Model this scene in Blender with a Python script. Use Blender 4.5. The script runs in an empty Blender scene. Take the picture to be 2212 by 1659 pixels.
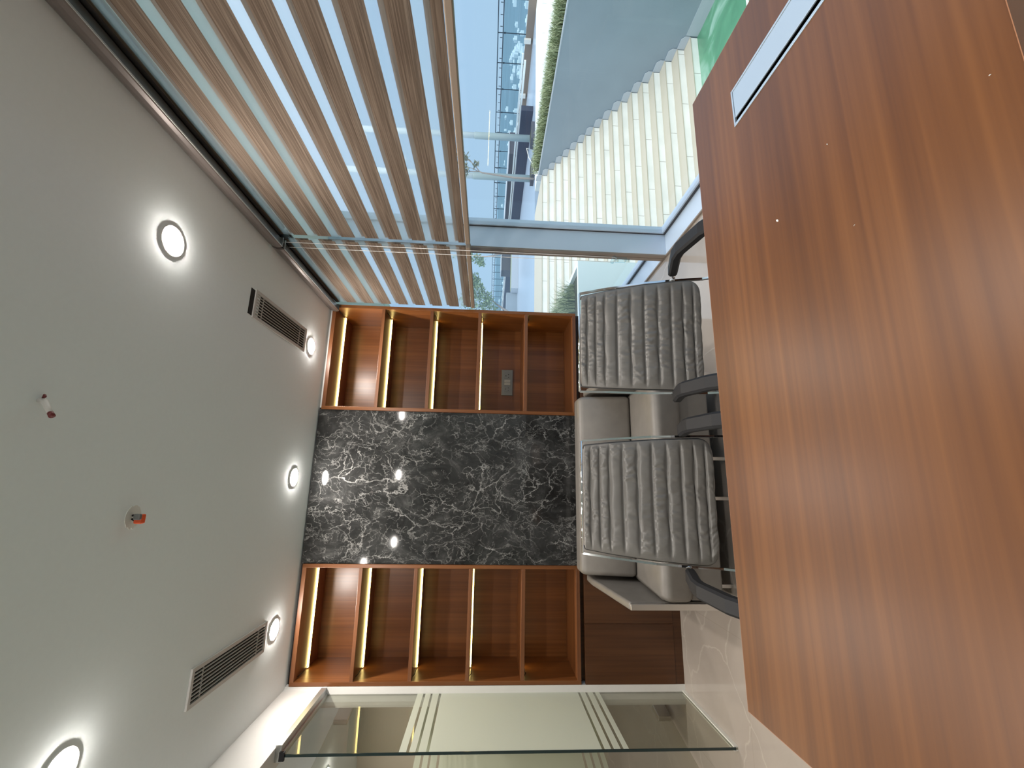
import bpy, bmesh, math, random
from mathutils import Vector, Matrix
from mathutils import noise as mnoise
PI = math.pi
random.seed(7)
SC = bpy.context.scene
COL = SC.collection

# ------------------------------------------------------------------ camera
H = 1.364
cam_d = bpy.data.cameras.new('camera')
cam = bpy.data.objects.new('camera', cam_d); COL.objects.link(cam)
cam_d.sensor_fit = 'HORIZONTAL'; cam_d.sensor_width = 36.0
cam_d.lens = 36.0 * 919.43 / 2212.0
cam_d.clip_start = 0.02; cam_d.clip_end = 9000
rt = Vector((0.01735526, -0.05717249, -0.99821345))
dn = Vector((-0.9752327, 0.2192038, -0.02951057))
fw = Vector((0.22049937, 0.97400257, -0.05195214))
M = Matrix.Identity(4)
for i in range(3):
    M[i][0] = rt[i]; M[i][1] = -dn[i]; M[i][2] = -fw[i]
M[2][3] = H
cam.matrix_world = M
SC.camera = cam

# ------------------------------------------------------------------ sky, sun, exposure
SC.view_settings.view_transform = 'Standard'
SC.view_settings.look = 'None'
SC.view_settings.gamma = 1.0
SC.view_settings.use_curve_mapping = False
SC.view_settings.exposure = 0.0
SC.cycles.use_denoising = True
SC.cycles.max_bounces = 10
SC.cycles.diffuse_bounces = 5
SC.cycles.transparent_max_bounces = 24
SC.cycles.sample_clamp_indirect = 6.0
W = bpy.data.worlds.new('sky'); SC.world = W; W.use_nodes = True
nt = W.node_tree; nt.nodes.clear()
tc = nt.nodes.new('ShaderNodeTexCoord'); sp = nt.nodes.new('ShaderNodeSeparateXYZ')
rp = nt.nodes.new('ShaderNodeValToRGB'); bg = nt.nodes.new('ShaderNodeBackground'); wo = nt.nodes.new('ShaderNodeOutputWorld')
nt.links.new(tc.outputs['Generated'], sp.inputs[0]); nt.links.new(sp.outputs['Z'], rp.inputs[0])
e = rp.color_ramp.elements
e[0].position = 0.0; e[0].color = (0.44, 0.66, 0.87, 1)
e[1].position = 1.0; e[1].color = (2.1, 2.25, 2.35, 1)
m_ = rp.color_ramp.elements.new(0.22); m_.color = (0.42, 0.65, 0.93, 1)
m_ = rp.color_ramp.elements.new(0.5); m_.color = (0.95, 1.15, 1.38, 1)
bg.inputs['Strength'].default_value = 1.0
nt.links.new(rp.outputs[0], bg.inputs[0]); nt.links.new(bg.outputs[0], wo.inputs[0])
sun_d = bpy.data.lights.new('sun', 'SUN'); sun_d.energy = 1.9; sun_d.angle = math.radians(40); sun_d.color = (1.0, 0.97, 0.92)
sun = bpy.data.objects.new('sun', sun_d); COL.objects.link(sun)
sun.rotation_euler = Vector((0.15, 0.80, -0.58)).to_track_quat('-Z', 'Y').to_euler()
LAMP = 530.0
LED = 11.0

# ------------------------------------------------------------------ materials
def newmat(name):
    m = bpy.data.materials.new(name); m.use_nodes = True
    n = m.node_tree; n.nodes.clear()
    return m, n, n.nodes.new('ShaderNodeOutputMaterial')
def N(n, t, **kw):
    x = n.nodes.new(t)
    for k, v in kw.items(): setattr(x, k, v)
    return x
def pbr(name, col, rough=0.5, metal=0.0, spec=0.5, coat=0.0, noise=None, bump=None, var=0.0):
    m, n, o = newmat(name); b = N(n, 'ShaderNodeBsdfPrincipled')
    b.inputs['Base Color'].default_value = (*col, 1); b.inputs['Roughness'].default_value = rough
    b.inputs['Metallic'].default_value = metal; b.inputs['Specular IOR Level'].default_value = spec
    b.inputs['Coat Weight'].default_value = coat
    n.links.new(b.outputs[0], o.inputs[0])
    if var or bump:
        t = N(n, 'ShaderNodeTexCoord'); z = N(n, 'ShaderNodeTexNoise')
        z.inputs['Scale'].default_value = noise or 8; z.inputs['Detail'].default_value = 6
        n.links.new(t.outputs['Object'], z.inputs['Vector'])
        if var:
            x = N(n, 'ShaderNodeMix', data_type='RGBA')
            x.inputs[6].default_value = (*[c * (1 - var) for c in col], 1)
            x.inputs[7].default_value = (*[min(1, c * (1 + var)) for c in col], 1)
            n.links.new(z.outputs['Fac'], x.inputs[0]); n.links.new(x.outputs[2], b.inputs['Base Color'])
        if bump:
            u = N(n, 'ShaderNodeBump'); u.inputs['Strength'].default_value = bump; u.inputs['Distance'].default_value = 0.01
            n.links.new(z.outputs['Fac'], u.inputs['Height']); n.links.new(u.outputs[0], b.inputs['Normal'])
    return m
def emit(name, col, s):
    m, n, o = newmat(name); e_ = N(n, 'ShaderNodeEmission')
    e_.inputs[0].default_value = (*col, 1); e_.inputs[1].default_value = s
    n.links.new(e_.outputs[0], o.inputs[0]); return m
def ramp(n, pts):
    r = N(n, 'ShaderNodeValToRGB'); el = r.color_ramp.elements
    el[0].position = pts[0][0]; el[0].color = (*pts[0][1], 1)
    el[1].position = pts[-1][0]; el[1].color = (*pts[-1][1], 1)
    for p, c in pts[1:-1]:
        q = el.new(p); q.color = (*c, 1)
    return r
def wood(name, dark, mid, light, axis, rough=0.35, spec=0.5, scale=1.0, coat=0.0):
    m, n, o = newmat(name); b = N(n, 'ShaderNodeBsdfPrincipled')
    t = N(n, 'ShaderNodeTexCoord'); mp = N(n, 'ShaderNodeMapping')
    sc = [9 * scale] * 3; sc['XYZ'.index(axis)] = 0.45 * scale
    mp.inputs['Scale'].default_value = sc
    n.links.new(t.outputs['Object'], mp.inputs[0])
    a = N(n, 'ShaderNodeTexNoise'); a.inputs['Scale'].default_value = 1.0; a.inputs['Detail'].default_value = 5; a.inputs['Distortion'].default_value = 0.8
    n.links.new(mp.outputs[0], a.inputs['Vector'])
    mp2 = N(n, 'ShaderNodeMapping'); s2 = [70 * scale] * 3; s2['XYZ'.index(axis)] = 1.2 * scale
    mp2.inputs['Scale'].default_value = s2; n.links.new(t.outputs['Object'], mp2.inputs[0])
    f = N(n, 'ShaderNodeTexNoise'); f.inputs['Scale'].default_value = 1.0; f.inputs['Detail'].default_value = 3
    n.links.new(mp2.outputs[0], f.inputs['Vector'])
    mx = N(n, 'ShaderNodeMath', operation='MULTIPLY_ADD'); mx.inputs[1].default_value = 0.45; n.links.new(f.outputs['Fac'], mx.inputs[0])
    sc_ = N(n, 'ShaderNodeMath', operation='MULTIPLY'); sc_.inputs[1].default_value = 0.62
    n.links.new(a.outputs['Fac'], sc_.inputs[0]); n.links.new(sc_.outputs[0], mx.inputs[2])
    r = ramp(n, [(0.36, dark), (0.52, mid), (0.68, light)])
    n.links.new(mx.outputs[0], r.inputs[0]); n.links.new(r.outputs[0], b.inputs['Base Color'])
    b.inputs['Roughness'].default_value = rough; b.inputs['Specular IOR Level'].default_value = spec
    b.inputs['Coat Weight'].default_value = coat; b.inputs['Coat Roughness'].default_value = 0.3; b.inputs['Coat IOR'].default_value = 1.6
    u = N(n, 'ShaderNodeBump'); u.inputs['Strength'].default_value = 0.06; u.inputs['Distance'].default_value = 0.002
    n.links.new(f.outputs['Fac'], u.inputs['Height']); n.links.new(u.outputs[0], b.inputs['Normal'])
    n.links.new(b.outputs[0], o.inputs[0]); return m
def glass(name, tint=(1, 1, 1), ior=1.45, haze=0.0):
    m, n, o = newmat(name)
    t = N(n, 'ShaderNodeBsdfTransparent'); t.inputs[0].default_value = (*tint, 1)
    g = N(n, 'ShaderNodeBsdfGlossy'); g.inputs['Roughness'].default_value = 0.01
    geo = N(n, 'ShaderNodeNewGeometry')
    dt = N(n, 'ShaderNodeVectorMath', operation='DOT_PRODUCT')
    n.links.new(geo.outputs['Normal'], dt.inputs[0]); n.links.new(geo.outputs['Incoming'], dt.inputs[1])
    ab = N(n, 'ShaderNodeMath', operation='ABSOLUTE'); n.links.new(dt.outputs['Value'], ab.inputs[0])
    om = N(n, 'ShaderNodeMath', operation='SUBTRACT'); om.inputs[0].default_value = 1.0; n.links.new(ab.outputs[0], om.inputs[1])
    p5 = N(n, 'ShaderNodeMath', operation='POWER'); p5.inputs[1].default_value = 5.0; n.links.new(om.outputs[0], p5.inputs[0])
    fz = N(n, 'ShaderNodeMath', operation='MULTIPLY_ADD'); fz.inputs[1].default_value = 0.96; fz.inputs[2].default_value = 0.028; n.links.new(p5.outputs[0], fz.inputs[0])
    mx = N(n, 'ShaderNodeMixShader'); n.links.new(fz.outputs[0], mx.inputs[0])
    n.links.new(t.outputs[0], mx.inputs[1]); n.links.new(g.outputs[0], mx.inputs[2])
    last = mx
    if haze:
        d = N(n, 'ShaderNodeBsdfDiffuse'); d.inputs[0].default_value = (0.8, 0.85, 0.85, 1)
        m2 = N(n, 'ShaderNodeMixShader'); m2.inputs[0].default_value = haze
        n.links.new(mx.outputs[0], m2.inputs[1]); n.links.new(d.outputs[0], m2.inputs[2]); last = m2
    n.links.new(last.outputs[0], o.inputs[0]); return m
def film(name, col, trans, transl):
    m, n, o = newmat(name)
    t = N(n, 'ShaderNodeBsdfTransparent'); t.inputs[0].default_value = (*col, 1)
    d = N(n, 'ShaderNodeBsdfDiffuse'); d.inputs[0].default_value = (*col, 1)
    l = N(n, 'ShaderNodeBsdfTranslucent'); l.inputs[0].default_value = (*col, 1)
    a = N(n, 'ShaderNodeMixShader'); a.inputs[0].default_value = transl
    n.links.new(d.outputs[0], a.inputs[1]); n.links.new(l.outputs[0], a.inputs[2])
    b = N(n, 'ShaderNodeMixShader'); b.inputs[0].default_value = trans
    n.links.new(a.outputs[0], b.inputs[1]); n.links.new(t.outputs[0], b.inputs[2])
    n.links.new(b.outputs[0], o.inputs[0]); return m

def marble_black():
    m, n, o = newmat('black_marble'); b = N(n, 'ShaderNodeBsdfPrincipled'); L = n.links.new
    t = N(n, 'ShaderNodeTexCoord')
    mp = N(n, 'ShaderNodeMapping'); mp.inputs['Rotation'].default_value = (0, math.radians(-24), 0); mp.inputs['Scale'].default_value = (1.0, 1.0, 0.75)
    L(t.outputs['Object'], mp.inputs[0])
    w = N(n, 'ShaderNodeTexNoise'); w.inputs['Scale'].default_value = 2.6; w.inputs['Detail'].default_value = 7; w.inputs['Roughness'].default_value = 0.6
    L(mp.outputs[0], w.inputs['Vector'])
    vm = N(n, 'ShaderNodeVectorMath', operation='MULTIPLY_ADD'); vm.inputs[1].default_value = (0.42, 0.42, 0.42)
    L(w.outputs['Color'], vm.inputs[0]); L(mp.outputs[0], vm.inputs[2])
    def crack(scale, width, seed):
        off = N(n, 'ShaderNodeVectorMath', operation='ADD'); off.inputs[1].default_value = (seed, seed * 2.3, seed * .7)
        L(vm.outputs[0], off.inputs[0])
        v = N(n, 'ShaderNodeTexVoronoi', feature='DISTANCE_TO_EDGE'); v.inputs['Scale'].default_value = scale
        L(off.outputs[0], v.inputs['Vector'])
        r = N(n, 'ShaderNodeMapRange'); r.inputs[1].default_value = 0.0; r.inputs[2].default_value = width
        r.inputs[3].default_value = 1.0; r.inputs[4].default_value = 0.0
        L(v.outputs['Distance'], r.inputs[0])
        k = N(n, 'ShaderNodeTexNoise'); k.inputs['Scale'].default_value = scale * 0.9; k.inputs['Detail'].default_value = 3
        L(off.outputs[0], k.inputs['Vector'])
        kr = N(n, 'ShaderNodeMapRange'); kr.inputs[1].default_value = 0.43; kr.inputs[2].default_value = 0.66
        L(k.outputs['Fac'], kr.inputs[0])
        q = N(n, 'ShaderNodeMath', operation='MULTIPLY'); L(r.outputs[0], q.inputs[0]); L(kr.outputs[0], q.inputs[1])
        return q
    a = crack(3.6, 0.018, 0.0); c = crack(8.5, 0.026, 3.1); d = crack(19.0, 0.045, 7.7)
    cl = N(n, 'ShaderNodeTexNoise'); cl.inputs['Scale'].default_value = 4.5; cl.inputs['Detail'].default_value = 9; cl.inputs['Roughness'].default_value = 0.66; cl.inputs['Distortion'].default_value = 1.3
    L(mp.outputs[0], cl.inputs['Vector'])
    base = ramp(n, [(0.35, (0.012, 0.012, 0.012)), (0.52, (0.026, 0.026, 0.0255)), (0.62, (0.045, 0.045, 0.044)), (0.75, (0.090, 0.090, 0.087))])
    L(cl.outputs['Fac'], base.inputs[0])
    s1 = N(n, 'ShaderNodeMath', operation='MULTIPLY'); s1.inputs[1].default_value = 0.50; L(a.outputs[0], s1.inputs[0])
    s2 = N(n, 'ShaderNodeMath', operation='MULTIPLY_ADD'); s2.inputs[1].default_value = 0.55; L(c.outputs[0], s2.inputs[0]); L(s1.outputs[0], s2.inputs[2])
    s3 = N(n, 'ShaderNodeMath', operation='MULTIPLY_ADD'); s3.inputs[1].default_value = 0.42; s3.use_clamp = True; L(d.outputs[0], s3.inputs[0]); L(s2.outputs[0], s3.inputs[2])
    mx = N(n, 'ShaderNodeMix', data_type='RGBA'); mx.inputs[7].default_value = (0.50, 0.49, 0.47, 1)
    L(s3.outputs[0], mx.inputs[0]); L(base.outputs[0], mx.inputs[6]); L(mx.outputs[2], b.inputs['Base Color'])
    b.inputs['Roughness'].default_value = 0.055; b.inputs['Specular IOR Level'].default_value = 0.5
    L(b.outputs[0], o.inputs[0]); return m
def floor_marble():
    m, n, o = newmat('beige_marble_floor'); b = N(n, 'ShaderNodeBsdfPrincipled'); L = n.links.new
    t = N(n, 'ShaderNodeTexCoord')
    w = N(n, 'ShaderNodeTexNoise'); w.inputs['Scale'].default_value = 1.2; w.inputs['Detail'].default_value = 6; L(t.outputs['Object'], w.inputs['Vector'])
    vm = N(n, 'ShaderNodeVectorMath', operation='MULTIPLY_ADD'); vm.inputs[1].default_value = (0.8, 0.8, 0.8)
    L(w.outputs['Color'], vm.inputs[0]); L(t.outputs['Object'], vm.inputs[2])
    v = N(n, 'ShaderNodeTexVoronoi', feature='DISTANCE_TO_EDGE'); v.inputs['Scale'].default_value = 1.6; L(vm.outputs[0], v.inputs['Vector'])
    r = N(n, 'ShaderNodeMapRange'); r.inputs[1].default_value = 0; r.inputs[2].default_value = 0.015; r.inputs[3].default_value = 0.55; r.inputs[4].default_value = 0; L(v.outputs['Distance'], r.inputs[0])
    base = ramp(n, [(0.3, (0.31, 0.265, 0.23)), (0.7, (0.42, 0.37, 0.325))]); L(w.outputs['Fac'], base.inputs[0])
    mx = N(n, 'ShaderNodeMix', data_type='RGBA'); mx.inputs[7].default_value = (0.52, 0.46, 0.4, 1)
    L(r.outputs[0], mx.inputs[0]); L(base.outputs[0], mx.inputs[6])
    # tile joints, 0.8 x 1.6 m
    bt = N(n, 'ShaderNodeTexBrick'); bt.offset = 0.0; bt.inputs['Scale'].default_value = 1.0
    bt.inputs['Mortar Size'].default_value = 0.001; bt.inputs['Brick Width'].default_value = 0.8; bt.inputs['Row Height'].default_value = 1.2
    bt.inputs['Mortar Smooth'].default_value = 0.0
    L(t.outputs['Object'], bt.inputs['Vector'])
    m2 = N(n, 'ShaderNodeMix', data_type='RGBA'); m2.inputs[7].default_value = (0.30, 0.26, 0.22, 1)
    L(bt.outputs['Fac'], m2.inputs[0]); L(mx.outputs[2], m2.inputs[6])
    L(m2.outputs[2], b.inputs['Base Color']); b.inputs['Roughness'].default_value = 0.07
    L(b.outputs[0], o.inputs[0]); return m
def leather(name, col, wr=1.0, rough=0.42):
    m, n, o = newmat(name); b = N(n, 'ShaderNodeBsdfPrincipled'); L = n.links.new
    t = N(n, 'ShaderNodeTexCoord')
    g = N(n, 'ShaderNodeTexNoise'); g.inputs['Scale'].default_value = 14; g.inputs['Detail'].default_value = 8; L(t.outputs['Object'], g.inputs['Vector'])
    x = N(n, 'ShaderNodeMix', data_type='RGBA'); x.inputs[6].default_value = (*[c * .8 for c in col], 1); x.inputs[7].default_value = (*[c * 1.18 for c in col], 1)
    L(g.outputs['Fac'], x.inputs[0]); L(x.outputs[2], b.inputs['Base Color'])
    mp = N(n, 'ShaderNodeMapping'); mp.inputs['Scale'].default_value = (1.0, 0.2, 0.22); L(t.outputs['Object'], mp.inputs[0])
    w = N(n, 'ShaderNodeTexNoise'); w.inputs['Scale'].default_value = 62; w.inputs['Detail'].default_value = 2; w.inputs['Distortion'].default_value = 0.4; L(mp.outputs[0], w.inputs['Vector'])
    k = N(n, 'ShaderNodeTexNoise'); k.inputs['Scale'].default_value = 7; k.inputs['Detail'].default_value = 2; L(t.outputs['Object'], k.inputs['Vector'])
    kr = N(n, 'ShaderNodeMapRange'); kr.inputs[1].default_value = 0.42; kr.inputs[2].default_value = 0.62; L(k.outputs['Fac'], kr.inputs[0])
    q = N(n, 'ShaderNodeMath', operation='MULTIPLY'); L(w.outputs['Fac'], q.inputs[0]); L(kr.outputs[0], q.inputs[1])
    fine = N(n, 'ShaderNodeTexNoise'); fine.inputs['Scale'].default_value = 420; L(t.outputs['Object'], fine.inputs['Vector'])
    u0 = N(n, 'ShaderNodeBump'); u0.inputs['Strength'].default_value = 0.10; u0.inputs['Distance'].default_value = 0.001; L(fine.outputs['Fac'], u0.inputs['Height'])
    u = N(n, 'ShaderNodeBump'); u.inputs['Strength'].default_value = 0.75 * wr; u.inputs['Distance'].default_value = 0.006; L(q.outputs[0], u.inputs['Height']); L(u0.outputs[0], u.inputs['Normal'])
    L(u.outputs[0], b.inputs['Normal'])
    b.inputs['Roughness'].default_value = rough; L(b.outputs[0], o.inputs[0]); return m
def blind_wood():
    m, n, o = newmat('blind_woodgrain'); L = n.links.new
    t = N(n, 'ShaderNodeTexCoord'); mp = N(n, 'ShaderNodeMapping'); mp.inputs['Scale'].default_value = (90, 4, 260); L(t.outputs['Object'], mp.inputs[0])
    a = N(n, 'ShaderNodeTexNoise'); a.inputs['Scale'].default_value = 1.0; a.inputs['Detail'].default_value = 4; L(mp.outputs[0], a.inputs['Vector'])
    r = ramp(n, [(0.32, (0.105, 0.078, 0.060)), (0.5, (0.16, 0.120, 0.093)), (0.7, (0.235, 0.18, 0.14))]); L(a.outputs['Fac'], r.inputs[0])
    d = N(n, 'ShaderNodeBsdfDiffuse'); L(r.outputs[0], d.inputs[0])
    l = N(n, 'ShaderNodeBsdfTranslucent'); L(r.outputs[0], l.inputs[0])
    x = N(n, 'ShaderNodeMixShader'); x.inputs[0].default_value = 0.30; L(d.outputs[0], x.inputs[1]); L(l.outputs[0], x.inputs[2])
    L(x.outputs[0], o.inputs[0]); return m
def stair_stone():
    m, n, o = newmat('pale_stair_stone'); b = N(n, 'ShaderNodeBsdfPrincipled'); L = n.links.new
    t = N(n, 'ShaderNodeTexCoord'); s = N(n, 'ShaderNodeSeparateXYZ'); L(t.outputs['Object'], s.inputs[0])
    # joints every 1.25 m along x, shifted per step by the step's height
    st = N(n, 'ShaderNodeMath', operation='MULTIPLY'); st.inputs[1].default_value = 1 / 0.1563; L(s.outputs['Z'], st.inputs[0])
    fl = N(n, 'ShaderNodeMath', operation='FLOOR'); L(st.outputs[0], fl.inputs[0])
    sh = N(n, 'ShaderNodeMath', operation='MULTIPLY_ADD'); sh.inputs[1].default_value = 0.47; L(fl.outputs[0], sh.inputs[0]); L(s.outputs['X'], sh.inputs[2])
    md = N(n, 'ShaderNodeMath', operation='PINGPONG'); md.inputs[1].default_value = 0.625; L(sh.outputs[0], md.inputs[0])
    lt = N(n, 'ShaderNodeMath', operation='LESS_THAN'); lt.inputs[1].default_value = 0.006; L(md.outputs[0], lt.inputs[0])
    ns = N(n, 'ShaderNodeTexNoise'); ns.inputs['Scale'].default_value = 2.5; ns.inputs['Detail'].default_value = 8; L(t.outputs['Object'], ns.inputs['Vector'])
    r = ramp(n, [(0.3, (0.76, 0.79, 0.75)), (0.7, (0.88, 0.90, 0.86))]); L(ns.outputs['Fac'], r.inputs[0])
    x = N(n, 'ShaderNodeMix', data_type='RGBA'); x.inputs[7].default_value = (0.42, 0.42, 0.38, 1); L(lt.outputs[0], x.inputs[0]); L(r.outputs[0], x.inputs[6])
    L(x.outputs[2], b.inputs['Base Color']); b.inputs['Roughness'].default_value = 0.6; L(b.outputs[0], o.inputs[0]); return m
def green_floor():
    m, n, o = newmat('green_court'); b = N(n, 'ShaderNodeBsdfPrincipled'); L = n.links.new
    t = N(n, 'ShaderNodeTexCoord'); a = N(n, 'ShaderNodeTexNoise'); a.inputs['Scale'].default_value = 1.3; a.inputs['Detail'].default_value = 6; a.inputs['Distortion'].default_value = 1.6
    L(t.outputs['Object'], a.inputs['Vector'])
    r = ramp(n, [(0.35, (0.07, 0.25, 0.14)), (0.55, (0.10, 0.32, 0.18)), (0.64, (0.24, 0.46, 0.34)), (0.8, (0.42, 0.62, 0.5))]); L(a.outputs['Fac'], r.inputs[0])
    L(r.outputs[0], b.inputs['Base Color']); b.inputs['Roughness'].default_value = 0.3; L(b.outputs[0], o.inputs[0]); return m

MT = {}
MT['ceil'] = pbr('ceiling_paint', (0.80, 0.855, 0.865), 0.85, var=0.02, noise=60)
MT['white'] = pbr('white_wall_paint', (0.68, 0.67, 0.645), 0.6, var=0.02, noise=30)
MT['wall'] = pbr('taupe_wall_paint', (0.60, 0.53, 0.44), 0.7, var=0.05, noise=4)
MT['shelf'] = wood('shelf_wood', (0.110, 0.036, 0.0095), (0.158, 0.054, 0.014), (0.212, 0.078, 0.022), 'Z', 0.33)
MT['shelfx'] = wood('shelf_wood_cross', (0.115, 0.041, 0.015), (0.155, 0.057, 0.021), (0.205, 0.079, 0.031), 'X', 0.35)
MT['cab'] = wood('cabinet_wood', (0.048, 0.017, 0.005), (0.070, 0.025, 0.008), (0.095, 0.036, 0.012), 'Z', 0.35)
MT['table'] = wood('table_wood', (0.074, 0.0235, 0.0050), (0.112, 0.038, 0.0075), (0.158, 0.058, 0.013), 'X', 0.38, 0.36, 0.8, 0.0)
MT['edge'] = pbr('table_edge_band', (0.30, 0.13, 0.06), 0.4)
MT['dark'] = pbr('gap_shade', (0.01, 0.008, 0.007), 0.8)  # near-black that puts the shade inside gaps and holes into colour
MT['marble'] = marble_black()
MT['floor'] = floor_marble()
MT['alu'] = pbr('brushed_aluminium', (0.60, 0.62, 0.62), 0.35, 0.85)
MT['aluw'] = pbr('pale_coated_aluminium', (0.56, 0.66, 0.78), 0.30, 0.0, 0.5)
MT['bronze'] = pbr('bronze_cassette', (0.13, 0.108, 0.098), 0.30, 0.4)
MT['bronze2'] = pbr('bronze_rail', (0.22, 0.17, 0.13), 0.5, 0.2)
MT['gasket'] = pbr('gasket', (0.06, 0.06, 0.065), 0.6)
MT['framein'] = pbr('frame_inner_bronze', (0.25, 0.20, 0.16), 0.5)
MT['glass'] = glass('window_glass', (0.985, 0.995, 1.0))
MT['pglass'] = glass('partition_glass', (0.88, 0.885, 0.85))
MT['gedge'] = pbr('glass_edge', (0.02, 0.035, 0.035), 0.15)
MT['frost'] = film('frosted_film', (0.80, 0.82, 0.74), 0.28, 0.45)
MT['sheer'] = film('sheer_mesh', (0.96, 0.985, 1.0), 0.74, 0.85)
MT['bwood'] = blind_wood()
MT['leather'] = leather('grey_leather', (0.142, 0.134, 0.124), 0.5, 0.36)
MT['suede'] = leather('sofa_leather', (0.150, 0.136, 0.120), 0.10, 0.42)
MT['chrome'] = pbr('chrome', (0.85, 0.86, 0.88), 0.06, 1.0)
MT['steel'] = pbr('satin_steel', (0.62, 0.60, 0.58), 0.28, 1.0)
MT['black'] = pbr('black_plastic', (0.012, 0.012, 0.014), 0.55, spec=0.25)
MT['piping'] = pbr('black_piping', (0.015, 0.014, 0.014), 0.4)
MT['socket'] = pbr('grey_socket_plate', (0.19, 0.19, 0.19), 0.4, 0.3)
MT['socket2'] = pbr('light_grey_rocker', (0.36, 0.34, 0.31), 0.35, 0.3)
MT['vent'] = pbr('vent_white', (0.52, 0.50, 0.48), 0.5)
MT['lamp'] = emit('lamp_diffuser', (1.0, 0.94, 0.87), LAMP)
MT['led'] = emit('led_strip_glow', (1.0, 0.74, 0.25), LED)
MT['trim'] = pbr('lamp_trim', (0.8, 0.78, 0.74), 0.5)
MT['conc'] = pbr('grey_render_wall', (0.27, 0.33, 0.38), 0.75, var=0.12, noise=1.2)
MT['cop'] = pbr('coping', (0.45, 0.50, 0.55), 0.6)
MT['planter'] = pbr('planter_render', (0.80, 0.88, 0.90), 0.7, var=0.03, noise=2)
MT['stair'] = stair_stone()
MT['riser'] = pbr('stair_tread_stone', (0.52, 0.48, 0.385), 0.6, var=0.04, noise=3)
MT['green'] = green_floor()
MT['line'] = pbr('white_line', (0.8, 0.82, 0.8), 0.5)
MT['grass'] = pbr('grass_blades', (0.30, 0.35, 0.19), 0.55, var=0.45, noise=25)
MT['soil'] = pbr('dark_soil', (0.05, 0.06, 0.04), 0.9)
MT['leaf'] = pbr('tree_leaves', (0.19, 0.28, 0.16), 0.5, var=0.4, noise=6)
MT['leaf2'] = pbr('pale_leaves', (0.26, 0.28, 0.22), 0.5, var=0.3, noise=6)
MT['bark'] = pbr('bark', (0.30, 0.27, 0.25), 0.8, var=0.2, noise=20)
MT['water'] = pbr('pale_terrace', (0.36, 0.45, 0.55), 0.25)
MT['navy'] = pbr('navy_parapet', (0.045, 0.055, 0.085), 0.5)
MT['pole'] = pbr('galvanised_pole', (0.36, 0.44, 0.44), 0.4, 0.0)
MT['pole2'] = pbr('upper_pole', (0.75, 0.82, 0.82), 0.4)
MT['box'] = pbr('dark_box', (0.09, 0.095, 0.115), 0.6)
MT['rail'] = pbr('railing_metal', (0.05, 0.07, 0.09), 0.4, 0.3)
MT['rglass'] = glass('railing_glass', (0.85, 0.94, 0.97))
MT['clamp'] = pbr('white_clamp', (0.75, 0.74, 0.68), 0.5)
MT['haze'] = pbr('hazed_distant_land', (0.17, 0.24, 0.29), 1.0, var=0.25, noise=0.004, spec=0.0)  # blue-grey haze of distance is put into the land colour
MT['bld'] = pbr('distant_white_building', (0.72, 0.78, 0.80), 0.9)
MT['red'] = pbr('orange_red_plastic', (0.75, 0.10, 0.025), 0.45)
MT['plaster'] = pbr('plaster_patch', (0.70, 0.70, 0.66), 0.9)
MT['wirew'] = pbr('white_cable', (0.6, 0.58, 0.55), 0.5)
MT['mar'] = pbr('maroon_cable_end', (0.14, 0.02, 0.02), 0.5)

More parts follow.
